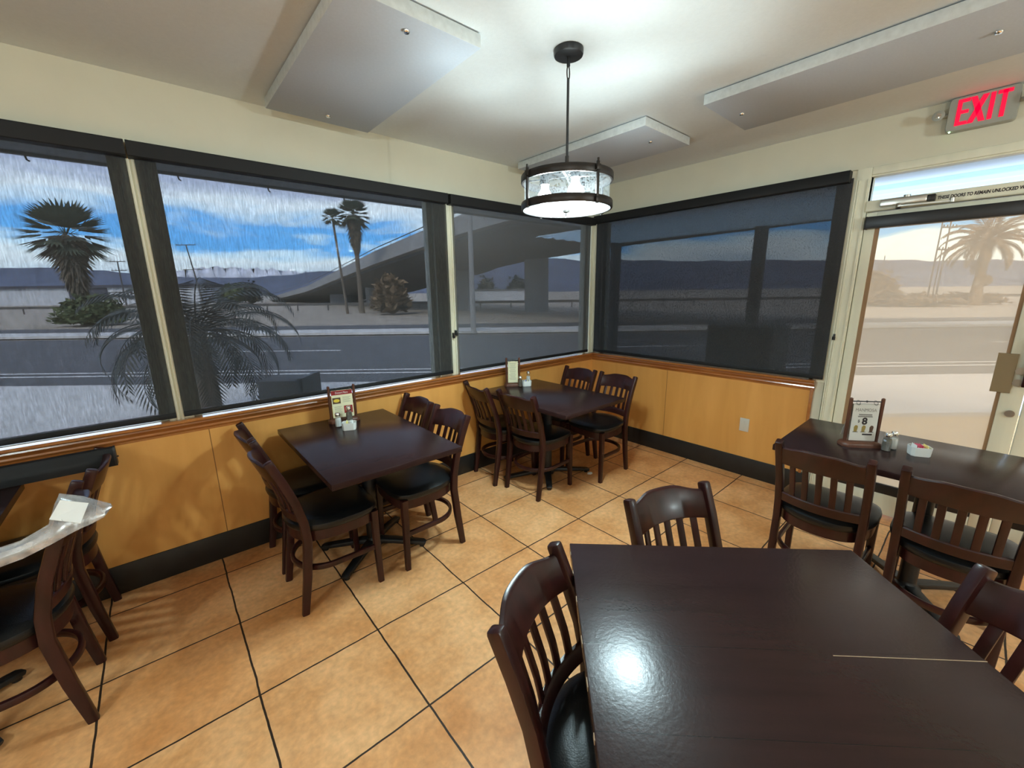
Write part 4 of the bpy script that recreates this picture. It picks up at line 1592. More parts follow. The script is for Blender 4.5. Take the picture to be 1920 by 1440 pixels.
def plastic():
    m, nt, out = new_mat('clear_plastic_film')
    N, Lk = nt.nodes.new, nt.links.new
    tr = N('ShaderNodeBsdfTransparent')
    gl = N('ShaderNodeBsdfGlossy')
    gl.inputs['Roughness'].default_value = 0.22
    df = N('ShaderNodeBsdfDiffuse')
    df.inputs['Color'].default_value = (0.75, 0.76, 0.80, 1)
    a = N('ShaderNodeMixShader')
    a.inputs[0].default_value = 0.45
    Lk(gl.outputs[0], a.inputs[1])
    Lk(df.outputs[0], a.inputs[2])
    b = N('ShaderNodeMixShader')
    tc = N('ShaderNodeTexCoord')
    nz = N('ShaderNodeTexNoise')
    nz.inputs['Scale'].default_value = 26
    nz.inputs['Detail'].default_value = 4
    Lk(tc.outputs['Object'], nz.inputs['Vector'])
    rg = N('ShaderNodeMapRange')
    rg.inputs['From Min'].default_value = 0.35
    rg.inputs['From Max'].default_value = 0.68
    rg.inputs['To Min'].default_value = 0.25
    rg.inputs['To Max'].default_value = 0.8
    Lk(nz.outputs['Fac'], rg.inputs['Value'])
    Lk(rg.outputs[0], b.inputs[0])
    Lk(tr.outputs[0], b.inputs[1])
    Lk(a.outputs[0], b.inputs[2])
    Lk(b.outputs[0], out.inputs['Surface'])
    return m


M_bag = plastic()
BAGC = Vector((-4.03, -0.93, 0.86))
# outline of the bag film as two edges, left to right along the draped strip (world)
up_e = [(-4.42, -0.96, 0.815), (-4.28, -0.95, 0.812), (-4.17, -0.945, 0.822), (-4.105, -0.93, 0.850), (-4.085, -0.90, 0.905), (-4.075, -0.86, 0.925), (-4.02, -0.86, 0.895), (-3.975, -0.87, 0.860), (-3.955, -0.875, 0.845)]
lo_e = [(-4.42, -1.00, 0.765), (-4.28, -0.99, 0.762), (-4.17, -0.985, 0.775), (-4.105, -0.972, 0.792), (-4.06, -0.955, 0.805), (-4.04, -0.95, 0.810), (-4.01, -0.945, 0.815), (-3.975, -0.93, 0.822), (-3.955, -0.895, 0.838)]
bm = bm_new()
grid = []
for side in (0, 1):
    rows = []
    for a, b in zip(up_e, lo_e):
        a, b = Vector(a), Vector(b)
        row = []
        for j in range(7):
            t_ = j / 6
            p = a.lerp(b, t_)
            bul = math.sin(PI * t_) * (0.016 if side == 0 else -0.008)
            w_ = Vector((random.uniform(-1, 1), random.uniform(-1, 1), random.uniform(-1, 1))) * (0.004 if 0 < j < 6 else 0.0015)
            row.append(bm.verts.new(p - BAGC + Vector((bul * 0.3, -bul, bul * 0.4)) + w_))
        rows.append(row)
    for i in range(len(rows) - 1):
        for j in range(6):
            bm.faces.new((rows[i][j], rows[i + 1][j], rows[i + 1][j + 1], rows[i][j + 1]))
    grid.append(rows)
obj('film', bm, M_bag, r)
bm = bm_new()
cv = [Vector(p) for p in ((-4.10, -0.94, 0.868), (-4.07, -0.905, 0.915), (-4.005, -0.91, 0.882), (-4.03, -0.955, 0.832))]
nv = (cv[1] - cv[0]).cross(cv[2] - cv[0]).normalized()
ring_loft(bm, [[p - BAGC + nv * s for p in cv] for s in (-0.003, 0.003)])
tag(obj('folded_paper', bm, M_wpack, r, smooth=False), 'white folded paper inside the bag')

# scrap of paper on the floor
bm = bm_new()
bmesh.ops.create_icosphere(bm, subdivisions=2, radius=0.022, matrix=Matrix.Diagonal((1.2, 0.9, 0.45, 1)))
for v in bm.verts:
    v.co *= random.uniform(0.8, 1.2)
    v.co.z = max(v.co.z, -0.008)
tag(obj('napkin_scrap', bm, M_wpack, loc=(-0.985, -0.79, 0.0085)), 'crumpled white napkin scrap on the floor under the corner table', 'napkin')

# ================================================================ outside
GZ = -0.15
FW = Vector((_f.x, _f.y, 0)).normalized()       # across the street
SD = Vector((FW.y, -FW.x, 0))                   # along the street


def ST(lat, d, z=GZ):
    """Street frame: lat metres along the street, d metres out from the dining room."""
    p = Vector((-3.729, -2.925, 0)) + SD * lat + FW * d
    return Vector((p.x, p.y, z))


M_sand = pbr('sandy_ground', (0.36, 0.31, 0.25), 0.95, noise=0.15, nscale=0.6)
M_conc = pbr('pale_concrete', (0.60, 0.59, 0.57), 0.9, noise=0.08, nscale=2.0)
M_asph = pbr('asphalt', (0.085, 0.087, 0.095), 0.85, noise=0.15, nscale=1.5)
M_line = pbr('road_paint', (0.6, 0.6, 0.58), 0.8)
M_mulch = pbr('tan_stone_bed', (0.62, 0.39, 0.16), 0.95, noise=0.25, nscale=12)
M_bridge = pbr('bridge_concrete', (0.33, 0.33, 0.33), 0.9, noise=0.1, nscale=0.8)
M_bridge_d = pbr('shaded_bridge_concrete', (0.14, 0.145, 0.15), 0.9, noise=0.12, nscale=0.6)  # bridge concrete with underside shade put into the colour; also shed roof edge
M_trunk = pbr('palm_trunk', (0.16, 0.13, 0.10), 0.95, noise=0.3, nscale=8, stretch=(1, 1, 4))
M_thatch = pbr('dry_frond_thatch', (0.15, 0.125, 0.09), 0.95, noise=0.35, nscale=5, stretch=(1, 1, 0.3))
M_leaf = pbr('palm_leaf', (0.095, 0.115, 0.075), 0.6, noise=0.3, nscale=3)
M_leafd = pbr('dark_palm_leaf', (0.030, 0.040, 0.034), 0.55, noise=0.3, nscale=4)
M_bush = pbr('bush_leaf', (0.10, 0.13, 0.05), 0.8, noise=0.35, nscale=5)
M_brush = pbr('dry_brush', (0.20, 0.135, 0.075), 0.9, noise=0.35, nscale=4)
M_mount = pbr('haze_blue_mountain', (0.10, 0.125, 0.19), 1.0, noise=0.2, nscale=0.004)  # blue of the distance haze is put into the base colour
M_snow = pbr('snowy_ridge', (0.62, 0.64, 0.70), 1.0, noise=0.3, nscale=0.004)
M_pole = pbr('weathered_pole', (0.10, 0.095, 0.09), 0.8)
M_bldg = pbr('white_metal_siding', (0.55, 0.57, 0.60), 0.7, noise=0.05, nscale=1)
M_bldg_d = pbr('dark_opening', (0.06, 0.065, 0.09), 0.8)


def sheet_mat(name, col, through):
    """Milky roof sheet that lets daylight through."""
    m, nt, out = new_mat(name)
    d = nt.nodes.new('ShaderNodeBsdfDiffuse')
    d.inputs['Color'].default_value = (*col, 1)
    t = nt.nodes.new('ShaderNodeBsdfTranslucent')
    t.inputs['Color'].default_value = (*col, 1)
    x = nt.nodes.new('ShaderNodeMixShader')
    x.inputs[0].default_value = through
    nt.links.new(d.outputs[0], x.inputs[1])
    nt.links.new(t.outputs[0], x.inputs[2])
    nt.links.new(x.outputs[0], out.inputs['Surface'])
    return m


M_soffit = sheet_mat('milky_roof_sheet', (0.96, 0.99, 0.99), 0.85)
M_corr = sheet_mat('ribbed_roof_sheet', (0.74, 0.87, 0.93), 0.7)
M_fascia = pbr('grey_fascia', (0.22, 0.23, 0.24), 0.8)
M_ubox = pbr('dark_utility_paint', (0.06, 0.062, 0.065), 0.6)
M_bench = pbr('brown_grey_stucco', (0.20, 0.17, 0.15), 0.9, noise=0.1, nscale=6)


def strip(name, d0, d1, z, mat, label, cat, lat0=-260, lat1=200):
    bm = bm_new()
    vs = [bm.verts.new(ST(a, b, z)) for a, b in ((lat0, d0), (lat1, d0), (lat1, d1), (lat0, d1))]
    lo = [bm.verts.new(ST(a, b, z - 0.1)) for a, b in ((lat0, d0), (lat1, d0), (lat1, d1), (lat0, d1))]
    bm.faces.new(vs)
    bm.faces.new(lo)
    for i in range(4):
        bm.faces.new((vs[i], vs[(i + 1) % 4], lo[(i + 1) % 4], lo[i]))
    return tag(obj(name, bm, mat, smooth=False), label, cat, kind='structure')


bm = bm_new()
n = 24
cen = ST(0, 3000, GZ - 0.06)
prev = None
vs = [bm.verts.new(ST(a, b, GZ - 0.06)) for a, b in ((-6000, -40), (6000, -40), (6000, 6000), (-6000, 6000))]
bm.faces.new(vs)
tag(obj('ground', bm, M_sand, smooth=False), 'sandy open ground outside beyond the road', 'ground', kind='structure')
strip('pavement', -3.0, 8.2, GZ, M_conc, 'pale concrete apron outside between the building and the road', 'pavement', -60, 60)
strip('road', 8.2, 17.4, GZ + 0.002, M_asph, 'wide asphalt road running past the windows', 'road')
strip('sidewalk', 18.2, 20.0, GZ + 0.09, M_conc, 'pale sidewalk strip on the far side of the road', 'sidewalk')
strip('side_road', 21.3, 23.6, GZ + 0.004, M_asph, 'narrow dark lane beyond the far sidewalk', 'road')
bm = bm_new()
for d in (9.05, 9.45):
    vs = [bm.verts.new(ST(a, b, GZ + 0.008)) for a, b in ((-200, d), (150, d), (150, d + 0.13), (-200, d + 0.13))]
    bm.faces.new(vs)
for k in range(-14, 12):
    a0 = 12 * k + 3.2
    vs = [bm.verts.new(ST(a, b, GZ + 0.008)) for a, b in ((a0, 12.9), (a0 + 3.4, 12.9), (a0 + 3.4, 13.08), (a0, 13.08))]
    bm.faces.new(vs)
tag(obj('road_markings', bm, M_line, smooth=False), 'pale double line and lane dashes painted on the road', 'road marking', kind='structure')
# stone bed right outside the door
bm = bm_new()
bedp = [Vector((0.15, -9.0, 0)), Vector((0.15, -1.2, 0)), ST(2.5, 5.35), ST(9.0, 5.35), ST(14, 2.0)]
ring_loft(bm, [[(p.x, p.y, z) for p in bedp] for z in (GZ - 0.03, GZ + 0.02)])
tag(obj('stone_bed', bm, M_mulch, smooth=False), 'tan ground strip just outside the glass door', 'ground', kind='structure')

bm = bm_new()
sweep(bm, [(ST(2.4, 5.42)) + Vector((0, 0, 0.03)), ST(9.05, 5.42) + Vector((0, 0, 0.03))], rect(0.16, 0.09))
tag(obj('kerb', bm, M_conc, smooth=False), 'pale kerb edging the tan ground outside the door', 'kerb', kind='structure')
# roof and eaves
bm = bm_new()
box(bm, XW - 0.4, 0.15, 0.15, 0.93, 2.43, 2.47)
box(bm, XW - 0.4, 0.98, 0.90, 0.93, 2.414, 2.62)
box(bm, XW - 0.4, 1.1, YW - 0.4, 0.93, CEIL + 0.1, CEIL + 0.2)
tag(obj('roof', bm, M_fascia, smooth=False), 'grey flat roof edge and soffit outside the long windows', 'roof', kind='structure')
r = thing('patio_cover', 'pale patio cover outside the door with ribbed underside', 'patio cover')
bm = bm_new()
box(bm, 0.15, 1.15, -9, 0.93, 2.448, 2.456)
obj('soffit_board', bm, M_soffit, r, smooth=False)
bm = bm_new()
n = 28
top, bot = [], []
xs = [1.15 + (3.0 - 1.15) * i / n for i in range(n + 1)]
prof = [(x, 2.452 + (0.022 if i % 4 in (1, 2) else 0.0)) for i, x in enumerate(xs)]
ring_loft(bm, [[(x, y, z) for x, z in prof] + [(x, y, z + 0.01) for x, z in reversed(prof)] for y in (-9, 2.1)])
obj('ribbed_deck', bm, M_corr, r, smooth=False)
bm = bm_new()
box(bm, 2.96, 3.02, -9, 2.1, 2.475, 2.58)
obj('front_beam', bm, M_fascia, r, smooth=False)
for x, y in ((2.98, -0.60), (2.98, 1.85)):
    bm = bm_new()
    box(bm, x - 0.07, x + 0.07, y - 0.07, y + 0.07, GZ, 2.475, 0.005)
    obj('support_post', bm, M_pole, r)
# string-light clips under the eave
bm = bm_new()
for x in (-4.15, -3.45, -2.9, -2.32, -1.35, -0.8):
    sweep(bm, [(x, 0.915, 2.416), (x + 0.004, 0.915, 2.392), (x + 0.016, 0.915, 2.386)], circ(0.005, 6), up=(0, 1, 0))
tag(obj('string_light_clips', bm, M_pole), 'small dark hooks along the eave outside the long windows', 'hook', kind='structure')

# mountains
def ridge(name, d, pts, mat, label, jag, zb=-2):
    bm = bm_new()
    rows = []
    n = 120
    for i in range(n + 1):
        lat = pts[0][0] + (pts[-1][0] - pts[0][0]) * i / n
        for (a, ea), (b, eb) in zip(pts[:-1], pts[1:]):
            if a <= lat <= b:
                e = ea + (eb - ea) * (lat - a) / (b - a)
                break
        e += jag * (math.sin(i * 1.7) * 0.4 + math.sin(i * 0.73 + 1) * 0.6 + random.uniform(-0.6, 0.6))
        top = 1.6 + e * d
        rows.append([bm.verts.new(ST(lat * d, d - 0.25 * d, zb)), bm.verts.new(ST(lat * d * (0.93 + 0.02 * math.sin(i)), d * 0.93, zb + (top - zb) * 0.55 * random.uniform(0.85, 1.15))),
                     bm.verts.new(ST(lat * d, d, top)), bm.verts.new(ST(lat * d, d * 1.2, zb))])
    for a, b in zip(rows[:-1], rows[1:]):
        for k in range(3):
            bm.faces.new((a[k], b[k], b[k + 1], a[k + 1]))
    return tag(obj(name, bm, mat), label, 'mountain', kind='structure')


ridge('mountain_range', 3200, [(-1.9, 0.06), (-1.2, 0.072), (-1.0, 0.066), (-0.80, 0.044), (-0.72, 0.042), (-0.6, 0.042), (-0.5, 0.046), (-0.42, 0.055), (-0.3, 0.060), (-0.1, 0.082), (0.0, 0.080), (0.2, 0.070), (0.4, 0.066), (0.75, 0.064), (1.0, 0.060), (1.3, 0.056), (1.9, 0.05)], M_mount, 'desert mountain range on the horizon, coloured haze-blue', 0.0022)
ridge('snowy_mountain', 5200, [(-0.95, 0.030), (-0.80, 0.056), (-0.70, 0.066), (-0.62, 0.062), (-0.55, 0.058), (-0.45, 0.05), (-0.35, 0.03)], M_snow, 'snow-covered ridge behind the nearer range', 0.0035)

# overpass
r = thing('overpass', 'concrete highway overpass rising across the street', 'bridge')
near = [(-66, 116, -0.2), (-40, 84, 1.9), (-14, 45, 4.25), (-5.9, 34.4, 5.05), (-3.1, 31.0, 5.35), (3, 23, 5.6), (12, 12, 5.7), (22, 0, 5.7)]
farp = [(-46, 126, -0.2), (-22, 94, 1.9), (-3, 56, 4.2), (0.5, 47.5, 5.0), (3.2, 43, 5.3), (10.2, 31, 5.5), (19.5, 19, 5.6), (31, 6, 5.6)]


def dense(P, n=6):
    out = []
    for a, b in zip(P[:-1], P[1:]):
        for i in range(n):
            t_ = i / n
            out.append(tuple(x + (y - x) * t_ for x, y in zip(a, b)))
    out.append(P[-1])
    return out


nd, fd_ = dense(near), dense(farp)
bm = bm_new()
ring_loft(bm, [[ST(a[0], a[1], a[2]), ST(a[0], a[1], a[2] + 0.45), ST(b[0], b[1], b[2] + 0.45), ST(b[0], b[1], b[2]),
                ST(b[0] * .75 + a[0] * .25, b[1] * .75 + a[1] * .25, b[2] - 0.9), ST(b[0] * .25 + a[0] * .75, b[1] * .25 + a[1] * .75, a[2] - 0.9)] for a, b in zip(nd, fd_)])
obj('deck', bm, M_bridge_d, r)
bm = bm_new()
rings = []
for i, a in enumerate(nd):
    sc = min(1.0, 0.72 + 0.28 * i / 12)
    o1, z0 = 0.30, a[2]
    rings.append([ST(a[0] - 0.5, a[1] - 0.5, z0 + 0.25), ST(a[0] - 0.55, a[1] - 0.55, z0 + 0.75), ST(a[0] - 0.2, a[1] - 0.2, z0 + 0.85), ST(a[0] - 0.25, a[1] - 0.25, z0 + 1.62 * sc), ST(a[0], a[1], z0 + 1.62 * sc), ST(a[0] + 0.1, a[1] + 0.1, z0 + 0.25)])
ring_loft(bm, rings)
obj('parapet', bm, M_bridge, r)
bm = bm_new()
sweep(bm, [ST(a[0] - 0.12, a[1] - 0.12, a[2] + 1.95) for a in nd], circ(0.04, 6))
for a in nd[::2]:
    sweep(bm, [ST(a[0] - 0.12, a[1] - 0.12, a[2] + 1.5), ST(a[0] - 0.12, a[1] - 0.12, a[2] + 1.95)], circ(0.03, 6))
obj('railing', bm, M_pole, r)
for lat, d, w, top in ((2.35, 39.0, 1.05, 5.2), (-6.6, 45.0, 2.1, 4.6), (-32.5, 80.0, 1.6, 1.6), (-20.5, 64, 1.3, 2.8)):
    bm = bm_new()
    ring_loft(bm, [[ST(lat - w, d - 0.9, z), ST(lat + w, d - 0.9, z), ST(lat + w, d + 0.9, z), ST(lat - w, d + 0.9, z)] for z in (GZ - 0.1, top - 0.6, top)])
    obj('pier', bm, M_bridge, r, smooth=False)


# ---------------------------------------------------------------- plants
def fan_frond(bm, p, dirv, L_, spread=1.25, n=11, droop=0.5):
    """A fan-palm leaf: a stalk and a half-disc of pointed blades."""
    d = Vector(dirv).normalized()
    base = Vector(p)
    hub = base + d * (L_ * 0.45)
    side = d.cross(Vector((0, 0, 1)))
    if side.length < 0.1:
        side = Vector((1, 0, 0))
    side.normalize()
    upv = side.cross(d)
    tri_blade(bm, base, hub + d * 0.02, 0.035, upv)
    for i in range(n):
        a = spread * (2 * i / (n - 1) - 1)
        v = d * math.cos(a) + side * math.sin(a)
        tip = hub + v * (L_ * 0.62) - Vector((0, 0, droop * L_ * 0.35 * (0.5 + abs(math.sin(a)) * 0.5)))
        tri_blade(bm, hub, tip, L_ * 0.055, upv + side * 0.2 * math.sin(a))


def fan_palm(lat, d, ztop, crown_w, neck_z, trunk_r, label, skirt=True, lean=0.0, nf=64, zcrown=None):
    base = ST(lat, d, GZ - 0.06)
    r = thing('fan_palm', label, 'palm tree', base, 0, 'fan palms across the street')
    H = ztop - base.z
    hub_z = (zcrown if zcrown else ztop - crown_w * 0.42) - base.z
    bm = bm_new()
    pts = [(lean * t_, 0, hub_z * t_) for t_ in (0, 0.08, 0.3, 0.6, 1.0)]
    sweep(bm, pts, circ(trunk_r, 12), up=(0, 1, 0), scale=[1.35, 1.1, 0.95, 0.9, 0.85])
    obj('trunk', bm, M_trunk, r)
    c = Vector((lean, 0, hub_z))
    bm = bm_new()
    rng = random.Random(int(abs(lat * 10)))
    for i in range(nf):
        az = i * 2.39996
        el = math.radians(-38 + 112 * ((i + 0.5) / nf) ** 0.9)
        dv = Vector((math.cos(az) * math.cos(el), math.sin(az) * math.cos(el), math.sin(el)))
        fan_frond(bm, c + Vector((0, 0, 0.1)), dv, crown_w * 0.5 * rng.uniform(0.85, 1.05), n=9, spread=0.75, droop=0.5 - 0.3 * math.sin(el))
    obj('crown', bm, M_leaf, r)
    if skirt:
        bm = bm_new()
        nz_ = neck_z - base.z
        for k in range(420):
            t_ = rng.random()
            az = rng.random() * 2 * PI
            zz = hub_z - (hub_z - nz_) * t_
            rad = trunk_r * 1.1 + (crown_w * 0.27) * (1 - t_) ** 0.8
            a = c.lerp(Vector((lean * nz_ / hub_z, 0, nz_)), t_)
            a = Vector((a.x + trunk_r * math.cos(az), a.y + trunk_r * math.sin(az), zz + 0.25))
            b = Vector((c.x + rad * math.cos(az), rad * math.sin(az), zz - crown_w * rng.uniform(0.08, 0.2)))
            tri_blade(bm, a, b, crown_w * 0.03, (math.cos(az), math.sin(az), 0.4))
        prof = [(trunk_r * 1.05, nz_), (crown_w * 0.10, nz_ + (hub_z - nz_) * 0.35), (crown_w * 0.19, nz_ + (hub_z - nz_) * 0.75), (crown_w * 0.17, hub_z)]
        lathe(bm, prof, 18, (lean, 0, 0))
        obj('dead_frond_skirt', bm, M_thatch, r)
    return r


fan_palm(-28.6, 28.0, 7.45, 4.9, 2.1, 0.26, 'shaggy fan palm standing alone outside the leftmost window', nf=44)
fan_palm(-14.3, 40.0, 9.9, 3.3, 5.6, 0.22, 'tall fan palm with a tapered skirt beside the overpass', nf=44)
fan_palm(-15.3, 39.0, 8.9, 2.0, 7.6, 0.11, 'slender palm just left of the tall fan palm', skirt=False, lean=-0.5, nf=40)


def bush(name, lat, d, w, h, mat, label, n=900, z0=None, leaf=0.14, cat='bush', group=None):
    base = ST(lat, d, GZ - 0.06 if z0 is None else z0)
    rng = random.Random(int(abs(lat * 13 + d)))
    r = thing(name, label, cat, base, 0, group)
    bm = bm_new()
    for k in range(n):
        a = rng.random() * 2 * PI
        ph = math.acos(1 - rng.random())
        rr = 0.75 + 0.25 * rng.random()
        lump = 0.85 + 0.15 * math.sin(5 * a + 2) * math.sin(3 * ph)
        p = Vector((w / 2 * rr * lump * math.cos(a) * math.sin(ph), w / 2 * rr * lump * math.sin(a) * math.sin(ph), h * (0.08 + 0.9 * rr * lump * math.cos(ph))))
        q = p + Vector((rng.uniform(-1, 1), rng.uniform(-1, 1), rng.uniform(-0.3, 1))) * leaf * 1.6
        tri_blade(bm, p, q, leaf * 0.55, (rng.uniform(-1, 1), rng.uniform(-1, 1), 1))
    bmesh.ops.create_icosphere(bm, subdivisions=3, radius=1.0, matrix=Matrix.Translation((0, 0, h * 0.36)) @ Matrix.Diagonal((w * 0.30, w * 0.30, h * 0.34, 1)))
    obj('foliage', bm, mat, r)
    bm = bm_new()
    for k in range(5):
        a = 2 * PI * k / 5
        sweep(bm, [(0.05 * math.cos(a), 0.05 * math.sin(a), 0), (w * 0.15 * math.cos(a), w * 0.15 * math.sin(a), h * 0.4)], circ(0.03, 6), up=(0, 1, 0))
    obj('stem', bm, M_trunk, r)
    return r


bush('green_bush', -27.4, 27.3, 4.1, 2.15, M_bush, 'round green bush at the foot of the lone fan palm', n=1400, leaf=0.22)
bush('dry_shrub', -12.4, 40.5, 2.6, 2.9, M_brush, 'brown shrub at the foot of the tall fan palm', n=700, leaf=0.2)
bush('green_tree', -10.4, 36.5, 3.0, 3.6, M_brush, 'loose dull tree right of the tall fan palm', n=420, leaf=0.5, cat='tree')
bush('desert_tree', -68, 104, 9, 5, M_bush, 'low dark tree left of where the overpass comes down', n=500, leaf=0.6, cat='tree')
bush('round_tree', -55.5, 90, 4.5, 5.2, M_leafd, 'small round tree beside the end of the overpass', n=500, leaf=0.4, cat='tree')
bush('desert_tree', -5.2, 90, 5, 5.6, M_leafd, 'dark tree seen under the overpass, left of two', n=400, leaf=0.5, cat='tree', group='trees under the overpass')
bush('desert_tree', 1.2, 90, 5.5, 5.8, M_leafd, 'dark tree seen under the overpass, right of two', n=400, leaf=0.5, cat='tree', group='trees under the overpass')
bush('dry_shrub', 38.2, 40.0, 9.0, 1.35, M_brush, 'long low tan shrub across the road seen through the door', n=1100, leaf=0.22)
bush('dry_shrub', 46.0, 42.0, 6.0, 1.3, M_brush, 'tan shrub at the foot of the date palm seen through the door', n=700, leaf=0.22)
bush('desert_tree', 35.2, 40.5, 4.2, 3.7, M_brush, 'bare brown tree across the road at the left of the door view', n=900, leaf=0.3, cat='tree')


def pinnate(bm, p, az, el, L_, n=26, leaf=0.3, droop=1.0, w=0.012, lw=0.012, dense_leaf=2):
    """A feather-palm leaf: an arching rib with pointed leaflets along both sides."""
    pts = []
    pos = Vector(p)
    e = el
    step = L_ / n
    for i in range(n + 1):
        pts.append(pos.copy())
        pos = pos + Vector((math.cos(az) * math.cos(e), math.sin(az) * math.cos(e), math.sin(e))) * step
        e -= droop * 2.4 / n * (0.35 + i / n)
    sweep(bm, pts, circ(w, 5), scale=[1.0 - 0.75 * i / n for i in range(n + 1)])
    sd = Vector((-math.sin(az), math.cos(az), 0))
    for i in range(3, n + 1):
        t_ = i / n
        tan = (pts[i] - pts[i - 1]).normalized()
        ll = leaf * (0.45 + 1.0 * math.sin(PI * min(1, t_ * 0.9 + 0.1))) * 0.8
        for s in (-1, 1):
            for q in (0.0, 0.5)[:dense_leaf]:
                a = pts[i] - tan * step * q
                v = (sd * s * 0.85 + tan * 0.75 + Vector((0, 0, -0.30 - 0.25 * t_))).normalized()
                tri_blade(bm, a, a + v * ll, lw, tan.cross(v))


# young palm close outside the long windows
base = ST(-4.15, 5.45, GZ)
r = thing('date_palm', 'young feathery palm close outside between the two widest windows', 'palm tree', base)
bm = bm_new()
sweep(bm, [(0, 0, 0), (0.02, 0.01, 0.4), (0, 0, 0.95), (0, 0.01, 1.3)], circ(0.11, 12), up=(0, 1, 0), scale=[1.3, 1.1, 1.05, 0.8])
obj('trunk', bm, M_trunk, r)
bm = bm_new()
rng = random.Random(3)
for i in range(38):
    az = i * 2.39996
    el = math.radians(78 - 90 * (i / 38) ** 0.8)
    pinnate(bm, (0, 0, 1.28), az, el, rng.uniform(1.25, 1.55), n=26, leaf=0.30, droop=rng.uniform(0.95, 1.35), w=0.010, lw=0.011, dense_leaf=1)
obj('crown', bm, M_leafd, r)

# date palm across the road seen through the door
base = ST(44.4, 40.0, GZ - 0.06)
r = thing('date_palm', 'tan-looking date palm across the road seen through the glass door', 'palm tree', base)
bm = bm_new()
sweep(bm, [(0, 0, 0), (0.1, 0, 2.0), (0.15, 0, 4.0), (0.2, 0, 5.9)], circ(0.42, 12), up=(0, 1, 0), scale=[1.2, 0.9, 0.85, 0.95])
bmesh.ops.create_icosphere(bm, subdivisions=2, radius=0.55, matrix=Matrix.Translation((0.5, -0.35, 2.3)))
obj('trunk', bm, M_brush, r)
bm = bm_new()
for i in range(44):
    az = i * 2.39996
    el = math.radians(80 - 100 * (i / 44) ** 0.85)
    pinnate(bm, (0.2, 0, 5.9), az, el, rng.uniform(3.2, 4.2), n=14, leaf=0.7, droop=rng.uniform(0.7, 1.1), w=0.05, lw=0.05)
obj('crown', bm, M_brush, r)


# utility poles, lamp posts
def utility_pole(lat, d, ztop, label, arms=(0.0,), w=2.6, rad=0.13, mat=None, lean=0.0):
    base = ST(lat, d, GZ - 0.06)
    r = thing('utility_pole', label, 'pole', base, math.atan2(SD.y, SD.x), 'poles across the street')
    H = ztop - base.z
    bm = bm_new()
    sweep(bm, [(0, 0, 0), (lean * 0.5, 0, H * 0.5), (lean, 0, H)], circ(rad, 8), up=(0, 1, 0), scale=[1.2, 1, 0.8])
    obj('pole_shaft', bm, M_pole, r)
    for q in arms:
        bm = bm_new()
        zz = H - q
        box(bm, lean * zz / H - w / 2, lean * zz / H + w / 2, -0.08, 0.08, zz - 0.12, zz + 0.02)
        for k in (-0.45, -0.2, 0.2, 0.45):
            sweep(bm, [(lean + w * k, 0, zz), (lean + w * k, 0, zz + 0.22)], circ(0.06, 6), up=(0, 1, 0))
        obj('crossarm', bm, M_pole, r)
    return r


utility_pole(-66, 90, 12.1, 'utility pole with one crossarm outside the middle window', (0.05, 5.0), 4.2, lean=-1.6)
utility_pole(-82.6, 90, 9.0, 'utility pole with two crossarms outside the leftmost window', (0.1, 1.9), 3.2)
utility_pole(46.3, 46.5, 8.75, 'plain thin pole left of two through the door', (), 1, 0.07)
utility_pole(47.4, 46.7, 8.85, 'pole with stubby crossarms seen through the door', (1.0, 3.3), 1.5, 0.075)
utility_pole(41.2, 47.0, 4.95, 'short post beside the bare tree seen through the door', (), 1, 0.05)
utility_pole(40.8, 47.0, 4.25, 'short post behind the long tan shrub seen through the door', (), 1, 0.05)
utility_pole(43.3, 43.0, 5.1, 'short post left of the date palm seen through the door', (), 1, 0.05)
# street lamp by the overpass
base = ST(-1.66, 18.1, GZ)
r = thing('street_lamp', 'tall street lamp pole outside the window left of the corner', 'street lamp', base)
bm = bm_new()
sweep(bm, [(0, 0, 0), (0, 0, 4), (0, 0, 8.2)], circ(0.10, 10), up=(0, 1, 0), scale=[1.2, 1, 0.8])
obj('lamp_post', bm, M_bridge, r)
bm = bm_new()
sweep(bm, [(0, 0, 8.15), (-0.8, -0.8, 8.5), (-1.3, -1.3, 8.5)], circ(0.05, 8))
box(bm, -1.75, -1.2, -1.75, -1.2, 8.44, 8.56, 0.03)
obj('lamp_arm', bm, M_bridge, r)

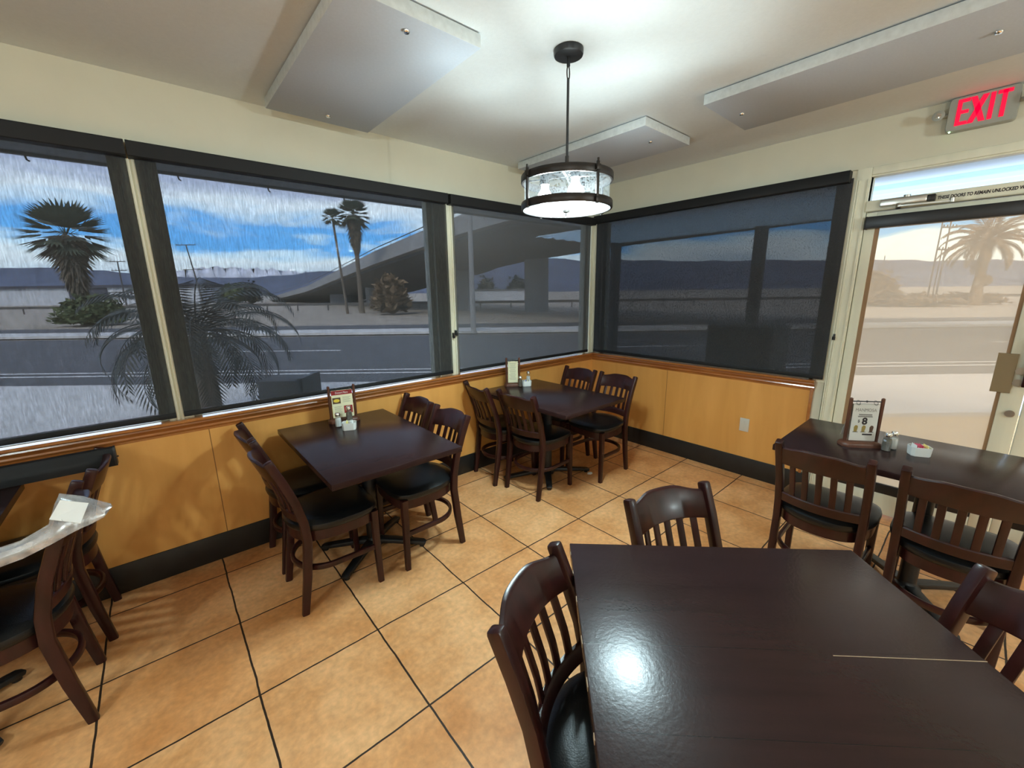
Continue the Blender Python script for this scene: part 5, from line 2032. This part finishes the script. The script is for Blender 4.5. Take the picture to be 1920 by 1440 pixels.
# long shed far across the road
base = ST(-118, 104, GZ - 0.06)
r = thing('warehouse', 'long low white shed far across the road at the left', 'building', base, math.atan2(SD.y, SD.x))
bm = bm_new()
box(bm, -36, 41, 0, 12, 0, 4.1)
obj('shed_wall', bm, M_bldg, r, smooth=False)
bm = bm_new()
box(bm, -36.6, 41.6, -0.6, 12.6, 4.1, 4.7)
obj('roof_edge', bm, M_bldg_d, r, smooth=False)
bm = bm_new()
box(bm, 9.0, 18.6, -0.1, 0.3, 1.4, 4.0)
obj('bay_opening', bm, M_bldg_d, r, smooth=False)
base = ST(-4.5, 70, GZ - 0.06)
r = thing('white_shed', 'white building seen under the overpass', 'building', base, math.atan2(SD.y, SD.x))
bm = bm_new()
box(bm, -5, 8, 0, 6, 0, 2.1)
obj('shed_wall', bm, M_bldg, r, smooth=False)
bm = bm_new()
box(bm, -5.2, 8.2, -0.2, 6.2, 2.1, 2.3)
obj('roof_edge', bm, M_bridge_d, r, smooth=False)
# guard rail along the far edge
bm = bm_new()
for k in range(-34, 30):
    p = ST(3.5 * k, 48, GZ - 0.06)
    sweep(bm, [p, p + Vector((0, 0, 0.75))], circ(0.07, 6), up=(0, 1, 0))
sweep(bm, [ST(-120, 48, 0.5), ST(105, 48, 0.5)], rect(0.06, 0.28))
tag(obj('guard_rail', bm, M_pole), 'dark guard rail running along the far side of the open ground', 'guard rail')

# utility cabinets and planters right outside the glass
base = ST(-2.52, 4.55, GZ)
r = thing('utility_cabinet', 'dark box-shaped cabinet outside below the middle window', 'cabinet', base, math.atan2(SD.y, SD.x))
bm = bm_new()
box(bm, -0.28, 0.17, -0.15, 0.25, 0, 0.83, 0.012)
obj('cabinet_body', bm, M_ubox, r)
bm = bm_new()
box(bm, 0.17, 0.23, -0.17, 0.27, 0, 0.86, 0.012)
obj('end_panel', bm, M_black, r)
r = thing('planter_box', 'low brown-grey planter outside below the leftmost window', 'planter', (-4.0, 0.55, GZ))
bm = bm_new()
ring_loft(bm, [[(x * k, y * k, z) for x, y in ((-0.55, -0.3), (0.48, -0.3), (0.48, 0.3), (-0.55, 0.3))] for k, z in ((1.0, 0), (1.0, 0.86), (1.05, 0.87), (1.05, 0.93), (0.92, 0.93), (0.92, 0.90))])
obj('planter_wall', bm, M_bench, r, smooth=False)
r = thing('outdoor_cabinet', 'dark rectangular cabinet outside the nearly black shaded window', 'cabinet', (0.65, -1.39, GZ))
bm = bm_new()
box(bm, -0.25, 0.25, -0.29, 0.29, 0, 1.41, 0.012)
obj('cabinet_body', bm, M_ubox, r)
bm = bm_new()
box(bm, -0.262, -0.248, -0.27, -0.01, 0.1, 1.3, 0.004)
box(bm, -0.262, -0.248, 0.01, 0.27, 0.1, 1.3, 0.004)
obj('cabinet_door', bm, M_ubox, r)
